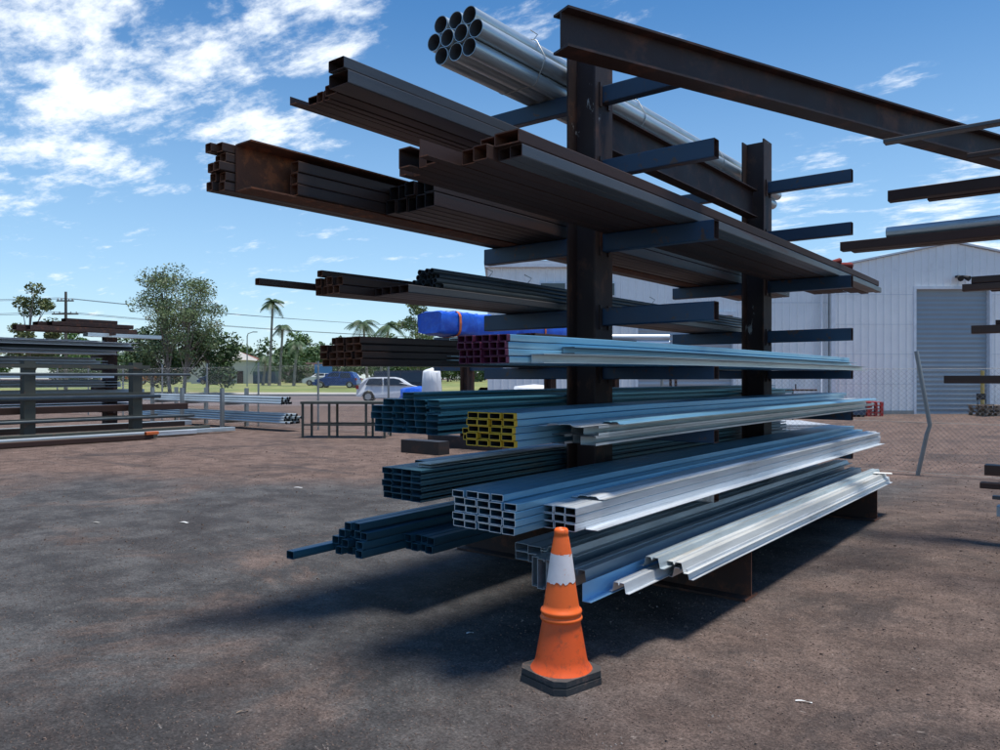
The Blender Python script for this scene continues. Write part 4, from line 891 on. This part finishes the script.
vp = [(-2.4, .35), (-2.4, 1.0), (-2.3, 1.95), (1.2, 2.0), (1.75, 1.25), (2.4, 1.05), (2.45, .35), (2.1, .35), (2.0, .62), (1.75, .72), (1.5, .62), (1.4, .35), (-1.1, .35), (-1.2, .62), (-1.45, .72), (-1.7, .62), (-1.8, .35)]
car('parked_van', vp, [[(-2.2, 1.15), (-2.15, 1.8), (-.5, 1.82), (-.5, 1.15)], [(-.4, 1.15), (-.4, 1.82), (1.05, 1.85), (1.45, 1.15)]], 4.8, 1.9, (1.75, -1.45), .34, M['car_dark'], W(-6.6, 55), YAW + .05, 'dark van parked behind the white hatchback', 'van')
tp = [(-3.2, .7), (-3.2, 1.5), (1.2, 1.5), (1.2, 2.3), (2.2, 2.3), (2.7, 1.5), (2.8, .6), (2.4, .5), (2.2, .8), (1.95, .9), (1.7, .8), (1.6, .5), (-1.6, .5), (-1.7, .8), (-1.95, .9), (-2.2, .8), (-2.4, .7)]
car('truck', tp, [[(1.35, 1.5), (1.35, 2.15), (2.1, 2.15), (2.45, 1.5)]], 6, 2.2, (1.95, -1.95), .42, M['car_orange'], W(-44, 98, .6), YAW, 'small orange flatbed truck far off behind the low tube stand', 'truck')
# ------------------------------------------------------------ far houses
def house(r0, d, w, h, label, rm, wm, rise=1.4):
    r = empty('house', W(r0, d, .5), YAW + .1, label, 'house')
    b = MB(); b.box((-w / 2, -4, 0), (w / 2, 4, h)); b.build('wall', wm, r)
    b = MB(); b.add([(-w / 2 - .4, -4.5, h), (w / 2 + .4, -4.5, h), (w / 2 + .4, 4.5, h), (-w / 2 - .4, 4.5, h), (-w / 4, 0, h + rise), (w / 4, 0, h + rise)], [(0, 1, 5, 4), (1, 2, 5), (2, 3, 4, 5), (3, 0, 4), (3, 2, 1, 0)]); b.build('roof', rm, r)
    for x in (-w * .3, w * .05):
        b = MB(); b.box((x, -4.06, h * .35), (x + 1.3, -4.01, h * .35 + 1.1)); q = b.build('window', M['trim'], r); b = MB(); b.box((x + .08, -4.08, h * .35 + .08), (x + 1.22, -4.063, h * .35 + 1.02)); b.build('pane', M['glass'], q)
    b = MB(); b.box((w * .32, -4.05, 0), (w * .32 + .9, -4.01, 2.0)); b.build('door', M['dark_rust'], r)
    return r
house(-42, 118, 8, 3.6, 'pale house with a shallow roof beside the big gum tree', M['concrete'], M['house_wall'])
house(-50, 140, 12, 4.2, 'red-roofed house almost hidden behind the big gum tree', M['roof_red'], M['house_wall'])
house(-31, 128, 7, 2.2, 'low brown-roofed house far off below the palm trees', M['dark_rust'], M['house_wall'], 1.3)
# blue sign boards across the street (blank from here)
r = empty('street_sign', W(-20.2, 88, .5), YAW, 'blue sign board on posts above the blue people carrier', 'sign')
b = MB(); b.box((-1.0, -.05, 1.5), (1.0, .05, 2.5)); b.build('board', mat('sign_blue', (.03, .2, .5), .5), r)
for x in (-.8, .8): b = MB(); b.tube([(x, .1, 0), (x, .1, 2.4)], .06, 8); b.build('post', M['pole'], r)
crate(W(-34, 112, .6), (3.2, 2.2, 1.8), M['arm_blue'], 'blue skip bin far off between the pale house and the palms', 'skip_bin')
# ------------------------------------------------------------ trees
def leaves(b, c, rad, n, size, seed):
    rnd = random.Random(seed)
    for _ in range(n):
        while True:
            q = Vector((rnd.uniform(-1, 1), rnd.uniform(-1, 1), rnd.uniform(-1, 1)))
            if .25 < q.length < 1: break
        p = Vector(c) + Vector((q.x * rad[0], q.y * rad[1], q.z * rad[2]))
        u = Vector((rnd.gauss(0, 1), rnd.gauss(0, 1), rnd.gauss(0, .7))).normalized(); v = u.cross(Vector((rnd.gauss(0, 1), rnd.gauss(0, 1), rnd.gauss(0, 1)))).normalized()
        s = size * rnd.uniform(.6, 1.4); w = s * rnd.uniform(.35, .6)
        b.add([p - u * s, p + v * w, p + u * s, p - v * w], [(0, 1, 2, 3)])
def tree(name, H, R, trunk_r, m, seed, n_clump, n_leaf, size, base=.3, stems=1, hollow=.0):
    rnd = random.Random(seed); root = empty(name)
    t = MB(); lf = MB()
    for s in range(stems):
        ox = (s - (stems - 1) / 2) * R * .7; pts = [(ox * .5, 0, -.3)]
        for k in range(1, 6): pts.append((ox * (.5 + .1 * k) + rnd.uniform(-.1, .1) * R * .4, rnd.uniform(-.1, .1) * R * .4, H * .8 * k / 5))
        t.tube(pts, [trunk_r * (1 - .15 * i) for i in range(6)], 8)
        for k in range(n_clump):
            a = rnd.uniform(0, 2 * pi); zz = rnd.uniform(base, 1.0); prof = sin(pi * min(1, max(0.08, (zz - base) / (1 - base) * .85 + .12))) ** .6
            rr = R * prof * rnd.uniform(.35, .95) / (1 if stems == 1 else 1.25); c = (ox + rr * cos(a), rr * sin(a), H * zz * rnd.uniform(.92, 1.0))
            i = min(4, max(1, int(zz * .75 * 5))); j = pts[i]
            t.tube([j, ((j[0] + c[0]) / 2, (j[1] + c[1]) / 2, (j[2] + c[2]) / 2 + .1 * H * rnd.uniform(-.3, .6)), c], [trunk_r * .35, trunk_r * .22, trunk_r * .08], 5)
            q = R * rnd.uniform(.22, .38); leaves(lf, c, (q, q, q * .7), n_leaf, size, seed * 100 + k + s * 50)
    t.build('trunk', M['bark'], root); lf.build('crown', m, root); return root
def place(o, r, d, z=0, rz=0, s=1, label=None, grp=None, first=False):
    c = o if first else copy_tree(o); c.location = W(r, d, z); c.rotation_euler.z = rz; c.scale = (s, s, s); tag(c, label, 'tree', grp); return c
gum = tree('gum_tree', 9.9, 3.4, .15, M['leaf_gum'], 3, 34, 270, .09, .34, 2); place(gum, -25.2, 60, .1, .4, 1, 'tall airy grey-green gum tree behind the low tube stand', first=True)
g2 = tree('leafy_tree', 5.2, 3.0, .16, M['leaf_dark'], 5, 26, 190, .15, .22, 1); place(g2, -23.6, 62, .1, 1, 1, 'dark bushy tree under the right side of the gum tree', first=True)
place(g2, -28.4, 63, .1, 2.4, 1.05, 'dark bushy tree under the left side of the gum tree')
yt = tree('yellowing_tree', 8.0, 2.1, .15, mat('yellow_leaf', (.11, .14, .04), .6, 0, .4, 1, (.20, .15, .05), 1.2, .56, .66), 9, 24, 210, .12, .34, 1); place(yt, -33.6, 55, 0, .4, 1, 'yellowish tree at the far left behind the racks', first=True)
rt = tree('pale_tree', 9.5, 2.6, .15, M['leaf_gum'], 12, 20, 150, .15, .3, 1); place(rt, -8.6, 80, 0, .4, 1, 'pale green tree top right behind the blue tarpaulin', first=True)
far = [tree('background_tree', 6.2, 4.0, .2, M['leaf_mid'], 21, 26, 130, .26, .12), tree('background_tree', 5.2, 4.4, .2, M['leaf_dark'], 22, 26, 130, .26, .1), tree('background_tree', 7.0, 3.6, .2, M['leaf_mid'], 23, 26, 130, .26, .2)]
xs = [-96, -88, -80, -71, -62, -57, -48, -41.5, -37, -32.5, -28.5, -24.5, -21, -17, -13.5, -9, -4]
rnd = random.Random(4)
marks = ['behind the far left rack', 'behind the left racks', 'seen through the left racks', 'right behind the left rack posts', 'left of the big gum tree', 'just behind the gum tree', 'right of the gum tree', 'behind the pale house', 'between pale house and palms', 'left of the tallest palm', 'behind the tallest palm', 'right of the tallest palm', 'right of the short palm', 'above the blue people carrier', 'left of the twin-crowned palm', 'behind the white hatchback', 'rightmost, behind the bulk bag']
for i, x in enumerate(xs):
    k = i % 3
    place(far[k], x * 1.12, 150 + rnd.uniform(-8, 12), .8, rnd.uniform(0, 6), rnd.uniform(1.1, 1.5), f"{['green bushy', 'dark green', 'taller green'][k]} tree on the skyline, {marks[i]}", 'trees lining the far side of the street', first=i < 3)
marks2 = ['behind the low tube stand', 'below the pale house', 'below the tallest palm', 'left of the blue people carrier', 'behind the steel table', 'right of the white hatchback']
for i, x in enumerate([-70, -47, -33.5, -26, -18, -11]):
    place(far[1], x, 124 + rnd.uniform(-4, 6), .6, rnd.uniform(0, 6), rnd.uniform(.7, .9), f"low dark shrubby tree across the street, {marks2[i]}", 'low trees across the street')
def palm(H, nf, fl, seed, r0, d, label, twin=False, drop=1.0, z=.5):
    rnd = random.Random(seed); root = empty('palm_tree', W(r0, d, z), 0, label, 'palm tree', 'palm trees across the street')
    t = MB(); f = MB()
    for sx in ((-.9, .9) if twin else (0,)):
        Hh = H * (1 if sx <= 0 else .93)
        pts = [(sx * (1 + .3 * k), .1 * k, Hh * k / 5) for k in range(6)]; t.tube(pts, [.2, .17, .15, .14, .13, .11], 8); top = Vector(pts[-1])
        for i in range(nf):
            a = 2 * pi * i / nf + rnd.uniform(-.2, .2); el = rnd.uniform(-.3, 1.1); L_ = fl * rnd.uniform(.8, 1.1); prev = None; spine = []
            for k in range(9):
                s = k / 8; rad = L_ * s * cos(el * (1 - .3 * s)); zz = L_ * (s * sin(el) - drop * .75 * s * s); spine.append(top + Vector((rad * cos(a), rad * sin(a), zz)))
            f.tube(spine, [.035] * 5 + [.02] * 4, 4)
            side = Vector((-sin(a), cos(a), 0))
            for k in range(1, 9):
                for sub in (0, .5):
                    p_ = spine[k - 1].lerp(spine[k], sub + .25); ll = fl * .26 * sin(pi * (k + sub) / 9.5) + .1
                    dr = (spine[k] - spine[k - 1]).normalized()
                    for sg in (-1, 1):
                        e = p_ + side * sg * ll + dr * ll * .4 + Vector((0, 0, -ll * .55)); w_ = dr * .06
                        f.add([p_ - w_, p_ + w_, e], [(0, 1, 2)])
    t.build('trunk', M['bark'], root); f.build('crown', M['leaf_palm'], root)
palm(9.8, 16, 1.75, 1, -27, 90, 'tallest slim palm tree left of the main rack'); palm(7.0, 14, 1.6, 2, -26.1, 91, 'shorter slim palm tree just right of the tallest palm', drop=1.3)
palm(4.9, 14, 1.7, 3, -23.6, 88, 'short dark palm tree right of the two slim palms', drop=1.5); palm(7.6, 20, 2.3, 4, -15.2, 92, 'twin-crowned palm tree above the dark tube stack', True)
palm(3.4, 14, 1.9, 6, -29.3, 95, 'lowest palm tree just left of the tallest palm', drop=1.4)
# ------------------------------------------------------------ power poles and wires
def pole(r0, d, H, label):
    r = empty('power_pole', W(r0, d, 0), YAW, label, 'power pole', 'power poles along the street')
    b = MB(); b.tube([(0, 0, -.2), (0, 0, H)], [.17, .11], 10); b.build('shaft', M['wood_pole'], r)
    for z, w in ((H - .9, 1.1), (H - 2.1, 1.7)):
        b = MB(); b.box((-w / 2 * 1.4, -.17, z), (w / 2 * 1.4, -.05, z + .12)); b.build('crossarm', M['wood_pole'], r)
        for x in (-w * .6, -w * .3, w * .3, w * .6): b = MB(); b.lathe([(.03, z + .12), (.06, z + .17), (.04, z + .22), (.06, z + .27), (.01, z + .3)], 8, 0, (x, -.11)); b.build('insulator', M['concrete'], r)
    return r
pole(-39.5, 70, 9.3, 'wooden power pole with two crossarms behind the left racks'); pole(-118, 62, 9.3, 'power pole further left along the street'); pole(14, 116, 9.3, 'power pole hidden behind the long white shed')
def wires(name, z0_, offs, label):
    for i, (o_, z) in enumerate(offs):
        b = MB(); P = [W(-118, 62), W(-39.5, 70), W(14, 116)]
        pts = []
        for a, c in ((P[0], P[1]), (P[1], P[2])):
            for k in range(17):
                t = k / 16; p = a.lerp(c, t); pts.append((p.x, p.y + o_, z - 4 * .9 * t * (1 - t) + 0))
        b.tube(pts, .018, 4, cap=False)
        tag(b.build('power_line', M['rubber']), f"thin power line crossing the sky, {label[i]}", 'power line', 'power lines along the street')
wires('w', 0, [(-.6, 8.7), (.6, 8.72), (-.9, 7.4), (.9, 7.45)], ['topmost, nearer side', 'topmost, far side', 'lower pair, nearer side', 'lower pair, far side'])
for r0, d, H in ((-27.6, 84, 5.6),):
    r = empty('lamp_post', W(r0, d, .4), YAW, 'slim grey lamp post just left of the palms', 'lamp post'); b = MB(); b.tube([(0, 0, 0), (0, 0, H), (.1, 0, H + .3), (.7, 0, H + .5)], [.08, .06, .05, .04], 8); b.build('mast', M['pole'], r); b = MB(); b.box((.6, -.1, H + .43), (1.1, .1, H + .52)); b.build('lamp_head', M['pole'], r)
# ------------------------------------------------------------ loose stones and litter
def gravel():
    rnd = random.Random(11); b = MB(); base = [(1, 0, -.35), (-.5, .86, -.35), (-.5, -.86, -.35), (.6, .3, .5), (-.55, .3, .45), (0, -.6, .5)]
    fs = [(0, 1, 4, 3), (1, 2, 5, 4), (2, 0, 3, 5), (3, 4, 5), (0, 2, 1)]
    for k in range(22000):
        d = 2.2 + 14 * rnd.random() ** 1.8; r_ = rnd.uniform(-.72, .72) * d; p = W(r_, d)
        s = rnd.uniform(.0022, .0055) * (1 + .07 * d) * (1 if rnd.random() > .03 else 1.9); a = rnd.uniform(0, 6.28); ca, sa = cos(a), sin(a)
        dens = .4 + .6 * (p.x > -2.0 or p.y > 8 or rnd.random() < .5)
        if rnd.random() > dens: continue
        b.add([(p.x + s * (x * ca - y * sa) * (1 + .4 * sin(k)), p.y + s * (x * sa + y * ca), s * (z + .3)) for x, y, z in base], fs)
    tag(b.build('gravel', M['stone']), 'loose small stones scattered over the yard', 'gravel', None, 'stuff')
gravel()
def litter(px, py, l, w, m, label, rz, curl=.01):
    d = 770 * 1.45 / (py - 378); p = W((px - 500) / 770 * d, d); b = MB(); n = 6; vs = []; l *= .7; w *= .55; curl *= .5
    for k in range(n + 1):
        t = k / n; vs += [(l * (t - .5), -w / 2 * (1 - .3 * t), .004 + curl * sin(pi * t)), (l * (t - .5), w / 2, .004 + curl * sin(pi * t + .5) ** 2)]
    b.add(vs + [(v[0], v[1], v[2] + .001) for v in vs], [(2 * k, 2 * k + 1, 2 * k + 3, 2 * k + 2) for k in range(n)] + [(14 + 2 * k, 14 + 2 * k + 1, 14 + 2 * k + 3, 14 + 2 * k + 2) for k in range(n)])
    tag(b.build('litter_scrap', m, loc=(p.x, p.y, 0), rz=rz), label, 'litter', 'scraps of litter on the yard surface')
litter(804, 703, .10, .02, M['paper'], 'white curled strip of litter at the lower right of the yard', .3)
litter(640, 582 - 8 + 20, .05, .006, M['paper'], 'thin white sliver on the ground right of the traffic cone', 1.9)
litter(614, 653, .05, .03, M['timber'], 'small brown chip on the ground just right of the cone base', .6)
litter(298, 488, .16, .09, M['paper'], 'flat white scrap on the asphalt left of the navy channels', .4)
litter(480, 548, .16, .07, M['paper'], 'white scrap in the shade under the bluish purlins', .9)
litter(184, 523, .14, .07, M['paper'], 'small white scrap on the bare asphalt at mid left', .2)
litter(242, 713, .07, .015, M['timber'], 'small twig-like chip on the dark ground at lower left', 1.2)
litter(470, 634, .06, .03, M['paper'], 'tiny pale scrap on the shaded ground left of the cone', .9)
litter(96, 563 - 40, .10, .06, M['concrete'], 'pale flat chip near the left edge of the asphalt', .5)
